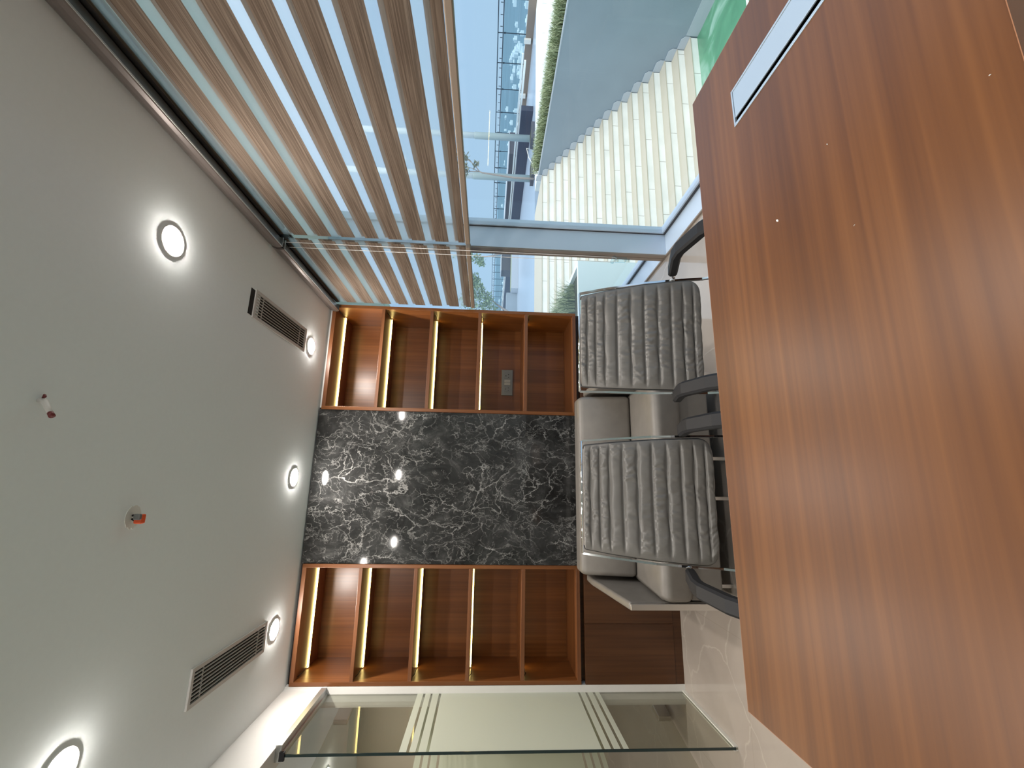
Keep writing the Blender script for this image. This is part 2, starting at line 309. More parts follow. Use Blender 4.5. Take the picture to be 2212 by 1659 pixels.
# ------------------------------------------------------------------ mesh helpers
class MB:
    def __init__(s): s.v = []; s.f = []; s.m = []; s.cur = 0
    def quad(s, pts):
        b = len(s.v); s.v += [tuple(p) for p in pts]; s.f.append(tuple(range(b, b + len(pts)))); s.m.append(s.cur)
    def box(s, x0, x1, y0, y1, z0, z1):
        b = len(s.v)
        s.v += [(x, y, z) for z in (z0, z1) for y in (y0, y1) for x in (x0, x1)]
        for q in ((0, 2, 3, 1), (4, 5, 7, 6), (0, 1, 5, 4), (1, 3, 7, 5), (3, 2, 6, 7), (2, 0, 4, 6)):
            s.f.append(tuple(b + i for i in q)); s.m.append(s.cur)
        return s
    def tube(s, path, r, n=10, cap=True):
        P = [Vector(p) for p in path]; b0 = len(s.v)
        rs = r if isinstance(r, (list, tuple)) else [r] * len(P)
        up = None
        for i, p in enumerate(P):
            d = (P[min(i + 1, len(P) - 1)] - P[max(i - 1, 0)]).normalized()
            if up is None:
                up = Vector((0, 0, 1)) if abs(d.z) < 0.9 else Vector((1, 0, 0))
            u = (up - d * up.dot(d)).normalized(); w = d.cross(u); up = u
            for k in range(n):
                a = 2 * PI * k / n
                s.v.append(tuple(p + (u * math.cos(a) + w * math.sin(a)) * rs[i]))
        for i in range(len(P) - 1):
            for k in range(n):
                a = b0 + i * n + k; c = b0 + i * n + (k + 1) % n
                s.f.append((a, c, c + n, a + n)); s.m.append(s.cur)
        if cap:
            s.f.append(tuple(b0 + k for k in reversed(range(n)))); s.m.append(s.cur)
            s.f.append(tuple(b0 + (len(P) - 1) * n + k for k in range(n))); s.m.append(s.cur)
        return s
    def prism(s, poly, axis, a0, a1):
        # poly in the two other axes, extruded along axis
        b = len(s.v); n = len(poly)
        for a in (a0, a1):
            for p in poly:
                if axis == 'Y': s.v.append((p[0], a, p[1]))
                elif axis == 'X': s.v.append((a, p[0], p[1]))
                else: s.v.append((p[0], p[1], a))
        for i in range(n):
            j = (i + 1) % n
            s.f.append((b + i, b + j, b + n + j, b + n + i)); s.m.append(s.cur)
        s.f.append(tuple(b + i for i in reversed(range(n)))); s.m.append(s.cur)
        s.f.append(tuple(b + n + i for i in range(n))); s.m.append(s.cur)
        return s
    def disc(s, c, r, z0, z1, n=32):
        return s.prism([(c[0] + r * math.cos(2 * PI * k / n), c[1] + r * math.sin(2 * PI * k / n)) for k in range(n)], 'Z', z0, z1)
    def build(s, name, mats, parent=None, smooth=False, bevel=0, seg=2, sub=0):
        me = bpy.data.meshes.new(name); me.from_pydata(s.v, [], s.f)
        if not isinstance(mats, (list, tuple)): mats = [mats]
        for m in mats: me.materials.append(m)
        for p, mi in zip(me.polygons, s.m): p.material_index = mi
        bm = bmesh.new(); bm.from_mesh(me)
        if sub or smooth: bmesh.ops.remove_doubles(bm, verts=bm.verts, dist=1e-5)
        bmesh.ops.recalc_face_normals(bm, faces=bm.faces)
        bm.to_mesh(me); bm.free()
        if smooth:
            for p in me.polygons: p.use_smooth = True
        me.update()
        o = bpy.data.objects.new(name, me); COL.objects.link(o)
        if parent: o.parent = parent
        if bevel:
            b = o.modifiers.new('bevel', 'BEVEL'); b.width = bevel; b.segments = seg; b.limit_method = 'ANGLE'; b.angle_limit = math.radians(40)
            b.harden_normals = False
        if sub:
            q = o.modifiers.new('sub', 'SUBSURF'); q.levels = sub; q.render_levels = sub
        return o
def bx(name, m, dims, parent=None, bevel=0.0, **k):
    return MB().box(*dims).build(name, m, parent, bevel=bevel, **k)
def tag(o, label, cat, group=None, kind=None):
    o['label'] = label; o['category'] = cat
    if group: o['group'] = group
    if kind: o['kind'] = kind
    return o
def struct(o):
    o['kind'] = 'structure'; return o
def empty(name, loc=(0, 0, 0), rz=0):
    o = bpy.data.objects.new(name, None); COL.objects.link(o); o.location = loc; o.rotation_euler = (0, 0, rz); o.empty_display_size = 0.1
    return o
def copy_tree(o, parent=None):
    c = o.copy(); COL.objects.link(c); c.parent = parent
    for ch in list(o.children): copy_tree(ch, c)
    return c

# ------------------------------------------------------------------ the room
YB = 3.15; ZC = 2.613; XL = -1.326; XF = 1.75; XG = 1.96
struct(bx('floor', MT['floor'], (-4.2, XF, -3.0, 6.5, -0.12, 0.0)))
struct(bx('ceiling', MT['ceil'], (-4.2, XG + 0.1, -3.0, 6.5, ZC, ZC + 0.2)))
w = bx('wall_back', MT['white'], (-1.43, 1.303, 3.57, 3.66, 0, ZC)); struct(w)
struct(bx('wall_front', MT['white'], (-4.2, XG, -3.1, -3.0, 0, ZC)))
# return of the back wall beside the glass partition
struct(bx('wall_left', MT['white'], (-1.43, -1.312, YB, 3.57, 0, ZC)))
struct(bx('trim_1', MT['white'], (-1.43, XL, -3.0, YB, 2.38, ZC)))          # header above the partition
struct(bx('trim_2', MT['white'], (0.50, 1.30, 3.185, 3.5, 2.592, ZC)))
struct(bx('trim_shade_strip', MT['dark'], (-1.312, 0.50, 3.19, 3.5, 2.592, ZC)))  # dark strip: shade of the gap under the ceiling, put into colour
struct(bx('wall_corridor', MT['wall'], (-4.2, -3.1, -3.0, 6.5, 0, ZC)))
struct(bx('wall_corridor_end', MT['wall'], (-4.2, -1.43, 5.2, 5.3, 0, ZC)))
struct(bx('wall_next_room', MT['white'], (-1.43, 1.303, 3.661, 3.7, 0, ZC)))

# window wall: floor level ledge, mullions, panes
win = empty('window_1', (XG, 0.6, 0)); struct(win)
def wpart(name, m, d, **k):
    o = bx(name, m, d, **k); o.parent = win; o.matrix_parent_inverse = Matrix.Translation((-XG, -0.6, 0)); return o
wpart('sill', MT['aluw'], (XF, XG, -3.0, 6.5, -0.12, 0.012), bevel=0.002)
wpart('sill_edge', MT['framein'], (XF - 0.012, XF, -3.0, 6.5, -0.1, 0.016))
for i, y in enumerate((-2.1, 0.42, 2.965, 5.5)):
    wpart('mullion', MT['aluw'], (XF, XG, y, y + 0.085, 0.012, ZC), bevel=0.002)
    wpart('mullion_cap', MT['framein'], (XF - 0.012, XF - 0.0005, y + 0.003, y + 0.040, 0.012, ZC))
    wpart('mullion_cap', MT['framein'], (XF - 0.012, XF - 0.0005, y + 0.046, y + 0.085, 0.012, ZC))
for a, b in ((-2.015, 0.42), (0.505, 2.965), (3.05, 5.5)):
    wpart('glass_pane', MT['glass'], (XG - 0.012, XG - 0.004, a, b, 0.012, ZC))
    g = MB()
    g.box(XG - 0.035, XG + 0.02, a, b, 0.012, 0.040); g.box(XG - 0.035, XG + 0.02, a, a + 0.02, 0.04, ZC); g.box(XG - 0.035, XG + 0.02, b - 0.02, b, 0.04, ZC)
    o = g.build('pane_frame', MT['aluw']); o.parent = win; o.matrix_parent_inverse = Matrix.Translation((-XG, -0.6, 0))
    g = MB(); g.box(XG - 0.041, XG - 0.0355, a, b, 0.012, 0.028)
    g.box(XG - 0.041, XG - 0.0355, b - 0.008, b, 0.028, ZC)
    o = g.build('gasket', MT['gasket']); o.parent = win; o.matrix_parent_inverse = Matrix.Translation((-XG, -0.6, 0))

# ------------------------------------------------------------------ glass partition on the left
FROST = ((1.7335, 1.770), (1.686, 1.7185), (1.633, 1.6725), (0.727, 1.618), (0.678, 0.712), (0.628, 0.663), (0.584, 0.612))
def glass_leaf(name, y0, y1, zt, dz=0.0):
    r = empty(name, (-1.36, y0, 0))
    bx('glass_pane', MT['pglass'], (-0.005, 0.005, 0, y1 - y0, 0.012, zt), r)
    m = MB()
    for a, b in FROST: m.box(0.0052, 0.0062, 0.001, y1 - y0 - 0.001, a + dz, b + dz)
    m.build('frosted_film', MT['frost'], r)
    bx('glass_edge', MT['gedge'], (-0.0055, 0.0068, -0.004, 0.0, 0.012, zt), r)
    return r
part = glass_leaf('glass_partition', 2.54, YB, 2.348)
tag(part, 'fixed clear glass partition pane with a frosted band and three clear stripes, beside the white wall end', 'glass partition')
m = MB(); m.box(-0.03, 0.045, 0, 0.61, 2.350, 2.380); m.box(-0.012, 0.012, 0, 0.61, 2.340, 2.350)
m.build('top_channel', MT['alu'], part)
m = MB(); m.box(-0.012, -0.0055, 0, 0.61, 0.0, 0.022); m.box(0.0055, 0.012, 0, 0.61, 0.0, 0.022)
m.build('floor_channel', MT['clamp'], part)
bx('corner_clip', MT['black'], (-0.02, 0.02, -0.012, 0.0, 2.33, 2.355), part)
door = glass_leaf('glass_door', 0.0, 0.95, 2.36, -0.012)
door.location = (-1.78, 2.62, 0); door.rotation_euler = (0, 0, math.radians(-11))
tag(door, 'opened frameless glass door leaf with steel patch fittings, folded back behind the partition', 'door')
for z0, z1 in ((0.012, 0.10), (2.27, 2.36)):
    bx('patch_fitting', MT['steel'], (-0.018, 0.018, 0.79, 0.955, z0, z1), door, bevel=0.003)
    bx('patch_fitting', MT['steel'], (-0.018, 0.018, -0.005, 0.16, z0, z1), door, bevel=0.003)
m = MB(); m.tube([(0.035, 0.12, 0.95), (0.035, 0.12, 1.25)], 0.011)
m.tube([(0.005, 0.12, 0.98), (0.035, 0.12, 0.98)], 0.007); m.tube([(0.005, 0.12, 1.22), (0.035, 0.12, 1.22)], 0.007)
m.build('door_handle', MT['chrome'], door, smooth=True)
p2 = glass_leaf('glass_partition', -2.9, 1.60, 2.348); bx('top_channel', MT['alu'], (-0.03, 0.045, 0, 4.5, 2.350, 2.380), p2)
tag(p2, 'long glass partition pane on the near side of the door opening', 'glass partition')

# ------------------------------------------------------------------ bookcases
SH = [(1.080, 1.105), (1.445, 1.469), (1.818, 1.842), (2.190, 2.213)]
def bookcase(x0, x1, ztop, label):
    r = empty('bookcase', ((x0 + x1) / 2, YB, 0.7))
    def P(nm, mt, d, **k):
        o = bx(nm, mt, d, **k); o.parent = r; o.matrix_parent_inverse = Matrix.Translation((-(x0 + x1) / 2, -YB, -0.7)); return o
    t = 0.024; z0 = 0.701; D = 3.550
    P('side_panel', MT['shelf'], (x0, x0 + t, YB, D, z0, ztop), bevel=0.001)
    P('side_panel', MT['shelf'], (x1 - t, x1, YB, D, z0, ztop), bevel=0.001)
    P('top_panel', MT['shelfx'], (x0 + t, x1 - t, YB, D, ztop - 0.027, ztop), bevel=0.001)
    P('bottom_panel', MT['shelfx'], (x0 + t, x1 - t, YB, D, z0, z0 + 0.025), bevel=0.001)
    P('back_panel', MT['shelf'], (x0, x1, D, D + 0.015, z0, ztop))
    for a, b in SH: P('shelf', MT['shelfx'], (x0 + t, x1 - t, YB + 0.002, D, a, b), bevel=0.001)
    for zz in [a for a, b in SH] + [ztop - 0.027]:
        m = MB()
        yy = 3.365
        m.prism([(yy - 0.011, zz - 0.0003), (yy + 0.012, zz - 0.0003), (yy + 0.012, zz - 0.004), (yy - 0.009, zz - 0.0078)], 'X', x0 + t + 0.004, x1 - t - 0.004)
        o = m.build('led_profile', MT['alu']); o.parent = r; o.matrix_parent_inverse = Matrix.Translation((-(x0 + x1) / 2, -YB, -0.7))
        m = MB(); m.quad([(x0 + t + 0.006, yy - 0.0130, zz - 0.0008), (x1 - t - 0.006, yy - 0.0130, zz - 0.0008), (x1 - t - 0.006, yy - 0.0115, zz - 0.0085), (x0 + t + 0.006, yy - 0.0115, zz - 0.0085)])
        m.quad([(x0 + t + 0.006, yy - 0.0115, zz - 0.0085), (x1 - t - 0.006, yy - 0.0115, zz - 0.0085), (x1 - t - 0.006, yy + 0.006, zz - 0.0085), (x0 + t + 0.006, yy + 0.006, zz - 0.0085)])
        o = m.build('led_strip', MT['led']); o.parent = r; o.matrix_parent_inverse = Matrix.Translation((-(x0 + x1) / 2, -YB, -0.7))
    for zz in [a for a, b in SH] + [ztop - 0.027]:
        sx = x0 + t if x0 < 0 else x1 - t
        s = 1 if x0 < 0 else -1
        m = MB(); m.tube([(sx + s * 0.012, 3.20, zz - 0.004), (sx + s * 0.02, 3.22, zz - 0.014), (sx + s * 0.014, 3.25, zz - 0.01), (sx + s * 0.02, 3.28, zz - 0.012), (sx + s * 0.02, 3.36, zz - 0.008)], 0.0025, 6)
        o = m.build('led_wire', MT['black'], smooth=True); o.parent = r; o.matrix_parent_inverse = Matrix.Translation((-(x0 + x1) / 2, -YB, -0.7))
    return tag(r, label, 'bookcase')
bookcase(-1.310, -0.576, 2.590, 'open wooden bookcase with lit shelves between the black marble and the glass partition')
bookcase(0.484, 1.303, 2.590, 'open wooden bookcase with lit shelves beside the window, holding a power socket')
mp_ = bx('marble_panel', MT['marble'], (-0.575, 0.483, 3.160, 3.185, 0.701, 2.605), bevel=0.001)
tag(mp_, 'glossy black marble wall panel with white veins between the two bookcases', 'wall panel')
def cabinet(x0, x1, nd, label):
    r = empty('base_cabinet', ((x0 + x1) / 2, YB, 0))
    def P(nm, mt, d, **k):
        o = bx(nm, mt, d, **k); o.parent = r; o.matrix_parent_inverse = Matrix.Translation((-(x0 + x1) / 2, -YB, 0)); return o
    P('body', MT['cab'], (x0, x1, YB + 0.022, 3.495, 0.0, 0.662))
    P('finger_groove', MT['cab'], (x0 + 0.01, x1, YB + 0.05, 3.495, 0.662, 0.701))
    P('plinth', MT['cab'], (x0, x1, YB + 0.006, YB + 0.021, 0.0, 0.058))
    wd = (x1 - x0) / nd
    for i in range(nd):
        P('door', MT['cab'], (x0 + i * wd + 0.001, x0 + (i + 1) * wd - 0.001, YB, YB + 0.021, 0.060, 0.672), bevel=0.001)
    return tag(r, label, 'cabinet')
cabinet(-1.312, -0.577, 2, 'dark wooden two-door base cabinet under the bookcase nearest the glass partition')
cabinet(-0.576, 0.483, 2, 'dark wooden base cabinet under the black marble panel, behind the sofa')
cabinet(0.484, 1.303, 2, 'dark wooden base cabinet under the bookcase nearest the window')

# power outlet
r = empty('power_outlet', (0.812, 3.550, 1.217))
bx('plate', MT['socket'], (-0.112, 0.112, -0.012, -0.0002, -0.048, 0.048), r, bevel=0.003)
def sock(cx, big):
    s = bx('socket', MT['socket'], (cx - 0.024, cx + 0.024, -0.0145, -0.0122, -0.026, 0.024), r, bevel=0.001)
    m = MB()
    k = 1.0 if big else 0.75
    for dx, dz in ((-0.011, -0.011), (0.011, -0.011), (0, 0.012)):
        hw = 0.0035 * k if dz < 0 else 0.003 * k; hh = 0.0035 * k if dz < 0 else 0.006 * k
        m.box(cx + dx - hw, cx + dx + hw, -0.0150, -0.01455, dz - hh, dz + hh)
    m.build('socket_hole', MT['dark'], s)
sock(0.058, True); sock(-0.058, False)
for cx in (0.0125, -0.0125):
    m = MB(); m.prism([(-0.0122, -0.026), (-0.0122, 0.024), (-0.017, 0.024), (-0.0145, -0.026)], 'X', cx - 0.0112, cx + 0.0112); m.build('switch', MT['socket2'], r)
tag(r, 'grey double power socket plate with two switches on the bookcase back panel', 'socket')

# ------------------------------------------------------------------ ceiling fittings
def downlight(x, y, label):
    r = empty('downlight', (x, y, ZC))
    MB().disc((0, 0), 0.0585, -0.005, -0.0002, 40).build('trim_ring', MT['trim'], r)
    m = MB()
    n = 36; pr = [(0.052, -0.0052), (0.047, -0.0085), (0.034, -0.0110), (0.018, -0.0122)]
    prev = None
    for rr, zz in pr:
        ring = [(rr * math.cos(2 * PI * k / n), rr * math.sin(2 * PI * k / n), zz) for k in range(n)]
        if prev:
            for k in range(n): m.quad([prev[k], prev[(k + 1) % n], ring[(k + 1) % n], ring[k]])
        prev = ring
    m.quad(prev)
    m.build('diffuser', MT['lamp'], r, smooth=True)
    return tag(r, label, 'ceiling light', 'recessed ceiling downlights')
downlight(0.883, 1.565, 'lit round downlight in the ceiling beside the long blind, largest one in the photo')
downlight(0.882, 2.897, 'lit round downlight in the ceiling just past the end of the vent near the blinds')
downlight(-0.006, 2.892, 'lit round downlight in the ceiling above the black marble panel')
downlight(-0.897, 2.886, 'lit round downlight in the ceiling past the end of the vent near the partition')
downlight(-0.870, 1.566, 'lit round downlight cut by the picture corner on the partition side of the ceiling')
for x, y in ((0.88, 0.2), (0.05, 0.12), (-0.85, 0.1)):
    downlight(x, y, 'lit round downlight in the ceiling behind the camera')

for x, y in ((-2.4, 4.2), (-2.4, 1.8)):  # unseen downlights, added to brighten the corridor behind the glass
    downlight(x, y, 'added, unseen round downlight brightening the corridor beyond the glass partition')

def vent(x0, x1, y0, y1, tilt, label):
    cx, cy = (x0 + x1) / 2, (y0 + y1) / 2; hx, hy = (x1 - x0) / 2, (y1 - y0) / 2
    r = empty('air_vent', (cx, cy, ZC))
    if tilt:
        r.rotation_euler = (math.radians(tilt), 0, 0); r.location.z = ZC - 0.004
    f = 0.018
    m = MB(); zb, zt = -0.010, -0.0002
    m.box(-hx, hx, -hy, -hy + f, zb, zt); m.box(-hx, hx, hy - f, hy, zb, zt); m.box(-hx, -hx + f, -hy + f, hy - f, zb, zt); m.box(hx - f, hx, -hy + f, hy - f, zb, zt)
    m.build('frame', MT['vent'], r, bevel=0.001)
    bx('opening_shade', MT['dark'], (-hx + f, hx - f, -hy + f, hy - f, -0.0012, -0.0004), r)  # flat dark sheet stands in for the shade behind the slats
    ns = 7
    for i in range(ns):
        x = -hx + f + (2 * hx - 2 * f) * (i + 0.8) / (ns + 0.6)
        m = MB(); m.prism([(x - 0.0015, -0.009), (x + 0.0015, -0.009), (x + 0.0022, -0.002), (x - 0.0008, -0.002)], 'Y', -hy + f, hy - f)
        m.build('slat', MT['vent'], r)
    for y in (-hy + 0.085, hy - 0.085):
        bx('cross_bar', MT['vent'], (-hx + f, hx - f, y - 0.003, y + 0.003, -0.0055, -0.002), r)
    return tag(r, label, 'air vent', 'slatted ceiling air vents')
vent(0.803, 0.960, 2.155, 2.768, -1.2, 'white slatted air vent in the ceiling beside the blinds, one end hanging slightly open')
bx('vent_gap_shade', MT['dark'], (0.812, 0.952, 2.118, 2.156, ZC - 0.0016, ZC - 0.0003)).parent = None  # flat black sheet on the ceiling, the open slot's shade as colour
bpy.data.objects['vent_gap_shade'].name = 'vent_slot_shade'
tag(bpy.data.objects['vent_slot_shade'], 'flat black sheet painting the shade of the open slot in the ceiling at the near end of the vent beside the blinds', 'opening')
vent(-0.979, -0.818, 2.133, 2.777, 0, 'white slatted air vent in the ceiling near the glass partition, lying flat')

# cable stub and unfinished detector point
r = empty('cable_stub', (0.194, 1.238, ZC))
m = MB(); m.tube([(0, 0, 0), (-0.004, -0.006, -0.02), (-0.02, -0.022, -0.045), (-0.040, -0.028, -0.066)], [0.008, 0.008, 0.0075, 0.0065], 12); m.build('conduit', MT['wirew'], r, smooth=True)
m = MB(); m.tube([(-0.038, -0.0275, -0.064), (-0.047, -0.030, -0.073)], [0.007, 0.0075], 12); m.build('cable_end', MT['mar'], r, smooth=True)
m = MB(); m.tube([(0.002, 0.004, -0.003), (0.014, -0.008, -0.018), (0.008, -0.016, -0.028)], 0.0035, 8); m.build('loose_wire', MT['mar'], r, smooth=True)
tag(r, 'white cable conduit stub with maroon end hanging from the bare ceiling', 'cable')
r = empty('detector_point', (-0.15, 1.648, ZC))
m = MB(); n = 28
o_ = [(0.040 * math.cos(2 * PI * k / n) * (1 + 0.12 * math.sin(3 * k)), 0.034 * math.sin(2 * PI * k / n)) for k in range(n)]
m.prism(o_, 'Z', -0.0025, -0.0002); m.build('plaster_patch', MT['plaster'], r)
m = MB(); m.tube([(0.005, -0.005, -0.002), (0.008, -0.012, -0.02), (0.002, -0.02, -0.032)], 0.0035, 8); m.tube([(-0.006, -0.004, -0.002), (-0.012, -0.010, -0.016), (-0.006, -0.018, -0.030)], 0.003, 8)
m.build('wire', MT['black'], r, smooth=True)
bx('connector', MT['red'], (-0.020, 0.012, -0.034, -0.012, -0.056, -0.030), r, bevel=0.004)
bx('connector_cap', MT['socket'], (-0.006, 0.014, -0.046, -0.034, -0.058, -0.036), r, bevel=0.003)
tag(r, 'orange wire connector hanging from a round white plaster patch in the ceiling', 'connector')

# ------------------------------------------------------------------ blinds
XBL = 1.315
def blind(y0, y1, label, chain):
    r = empty('roller_blind', (XBL, (y0 + y1) / 2, ZC))
    off = Matrix.Translation((-XBL, -(y0 + y1) / 2, -ZC))
    def A(o): o.parent = r; o.matrix_parent_inverse = off; return o
    prof = [(1.262, ZC - .0002), (1.252, 2.600), (1.243, 2.580), (1.240, 2.562), (1.243, 2.546), (1.2465, 2.5415), (1.2505, 2.5410), (1.2510, 2.5460), (1.300, 2.556), (1.301, 2.585), (1.345, 2.585), (1.36, 2.54), (1.368, 2.54), (1.368, ZC - .0002)]
    A(MB().prism(prof, 'Y', y0, y1).build('cassette', MT['bronze'], smooth=False))
    A(MB().box(1.2445, 1.2505, y0, y1, 2.5385, 2.5408).build('cassette_lip', MT['alu']))
    A(MB().tube([(1.335, y0 + 0.01, 2.556), (1.335, y1 - 0.01, 2.556)], 0.022, 20).build('roller', MT['gasket'], smooth=True))
    for yy, nm in ((y0, 'end_cap'), (y1 - 0.004, 'end_cap')):
        A(MB().box(1.2505, 1.3, yy, yy + 0.004, 2.5386, 2.556).build(nm, MT['alu']))
    def cloth(x, z0, z1, phase, nm):
        m = MB(); z = z1
        k = 0; cuts = []
        zz = 2.479 + phase
        bands = [(zz - 0.1305 * i - 0.075, zz - 0.1305 * i) for i in range(-1, 9)]
        lo = z1
        for b0, b1 in bands:
            b0c, b1c = max(b0, z0), min(b1, z1)
            if b1c > b0c: cuts.append((b0c, b1c, 1))
        cuts.sort(reverse=True); z = z1; segs = []
        for b0, b1, _ in cuts:
            if z - b1 > 1e-4: segs.append((b1, z, 0))
            segs.append((b0, b1, 1)); z = b0
        if z - z0 > 1e-4: segs.append((z0, z, 0))
        for a, b, mt in segs:
            m.cur = mt
            m.quad([(x, y0 + 0.012, a), (x, y1 - 0.012, a), (x, y1 - 0.012, b), (x, y0 + 0.012, b)])
        return A(m.build(nm, [MT['sheer'], MT['bwood']]))
    cloth(XBL, 1.530, 2.556, 0.0, 'front_fabric')
    cloth(XBL + 0.010, 1.530, 2.556, 0.021, 'rear_fabric')
    A(MB().box(XBL - 0.008, XBL + 0.026, y0 + 0.008, y1 - 0.008, 1.500, 1.527).build('bottom_rail', MT['bronze2'], bevel=0.004))
    if chain:
        m = MB()
        yc = y1 + 0.006
        zb = 0.635; pts = []
        pts = [(1.285, yc + 0.012, 2.552), (1.285, yc + 0.014, zb + 0.05)] + [(1.285, yc + 0.042 - 0.028 * math.cos(a), zb + 0.03 - 0.028 * math.sin(a)) for a in [PI * k / 8 for k in range(9)]] + [(1.285, yc + 0.070, zb + 0.05), (1.285, yc + 0.066, 2.552)]
        m.tube(pts, 0.0016, 6)
        A(m.build('control_chain', MT['wirew'], smooth=True))
        m = MB(); m.tube([(1.285, yc + 0.014, zb + 0.02), (1.285, yc + 0.07, zb + 0.02)], 0.012, 16)
        m.box(1.278, 1.292, yc + 0.022, yc + 0.062, zb - 0.055, zb + 0.005); m.box(1.281, 1.289, yc + 0.028, yc + 0.056, zb - 0.075, zb - 0.055)
        A(m.build('chain_tensioner', MT['rglass']))
    return tag(r, label, 'blind', 'striped roller blinds at the window')
blind(-0.9, 2.213, 'wide woodgrain and sheer striped roller blind, the one reaching out of the picture edge', True)
blind(2.238, 3.14, 'short woodgrain and sheer striped roller blind meeting the bookcase', False)

# ------------------------------------------------------------------ table
tb = empty('desk', (0.33, 0.727, 0))
TX0, TX1, TY0, TY1 = -0.507, 1.168, 0.369, 1.084
def TP(nm, mt, d, **k):
    o = bx(nm, mt, d, **k); o.parent = tb; o.matrix_parent_inverse = Matrix.Translation((-0.33, -0.727, 0)); return o
gx0, gx1, gy0, gy1 = 0.900, 1.009, 0.560, 0.894
m = MB()
for d in ((TX0, gx0, TY0, TY1), (gx1, TX1, TY0, TY1), (gx0, gx1, TY0, gy0), (gx0, gx1, gy1, TY1)): m.box(d[0], d[1], d[2], d[3], 0.7502 - 0.025, 0.7502)
o = m.build('table_top', MT['table']); o.parent = tb; o.matrix_parent_inverse = Matrix.Translation((-0.33, -0.727, 0))
m = MB(); e_ = 0.0012
m.box(TX0 - e_, TX0, TY0 - e_, TY1 + e_, 0.7250, 0.7500); m.box(TX1, TX1 + e_, TY0 - e_, TY1 + e_, 0.7250, 0.7500)
m.box(TX0, TX1, TY0 - e_, TY0, 0.7250, 0.7500); m.box(TX0, TX1, TY1, TY1 + e_, 0.7250, 0.7500)
o = m.build('edge_band', MT['edge']); o.parent = tb; o.matrix_parent_inverse = Matrix.Translation((-0.33, -0.727, 0))
TP('leg', MT['cab'], (TX0 + 0.05, TX0 + 0.09, TY0 + 0.06, TY1 - 0.12, 0, 0.7249), bevel=0.002)
TP('leg', MT['cab'], (TX1 - 0.09, TX1 - 0.05, TY0 + 0.06, TY1 - 0.12, 0, 0.7249), bevel=0.002)
TP('modesty_panel', MT['cab'], (TX0 + 0.091, TX1 - 0.091, TY1 - 0.20, TY1 - 0.182, 0.30, 0.7249))
tag(tb, 'reddish brown wooden desk filling the near side of the room, with an aluminium cable hatch', 'desk')
# cable box, an insert dropped into the table top
cb = empty('cable_box', ((gx0 + gx1) / 2, (gy0 + gy1) / 2, 0.75))
hx, hy = (gx1 - gx0) / 2, (gy1 - gy0) / 2
m = MB(); f = 0.0055
m.box(-hx, hx, -hy, -hy + f, -0.004, 0.0022); m.box(-hx, hx, hy - f, hy, -0.004, 0.0022); m.box(-hx, -hx + 0.008, -hy + f, hy - f, -0.004, 0.0022); m.box(hx - 0.006, hx, -hy + f, hy - f, -0.004, 0.0022)
MTb = pbr('cable_box_aluminium', (0.42, 0.50, 0.58), 0.38, 0.5)
m.build('rim', MTb, cb, bevel=0.0008)
m = MB(); m.box(-hx + 0.024, hx - 0.0065, -hy + f, hy - f - 0.001, -0.0025, 0.0008); m.build('lid', MTb, cb, bevel=0.0006)
m = MB(); m.box(-hx + 0.001, hx - 0.001, -hy + 0.001, hy - 0.001, -0.024, -0.022); m.box(-hx + 0.001, -hx + 0.002, -hy + 0.001, hy - 0.001, -0.022, -0.004); m.build('inner_tray', MT['dark'], cb)
tag(cb, 'aluminium flip lid cable box with a black slot set into the desk top', 'cable box')
for i, (x, y, s) in enumerate(((0.560, 0.790, 0.0055), (0.435, 0.615, 0.0018), (0.62, 0.64, 0.002), (0.505, 0.40, 0.0016))):
    m = MB(); a = 0.7 + i * 1.3
    m.prism([(x + s * math.cos(a), y + s * math.sin(a)), (x - 0.3 * s, y + 0.35 * s), (x - s * math.cos(a) * .8, y - s * math.sin(a) * .8), (x + 0.3 * s, y - 0.35 * s)], 'Z', 0.7503, 0.7512)
    o = m.build('paint_fleck', MT['line'])
    tag(o, 'tiny white paint fleck lying on the brown desk top', 'paint fleck', 'white flecks on the desk top')

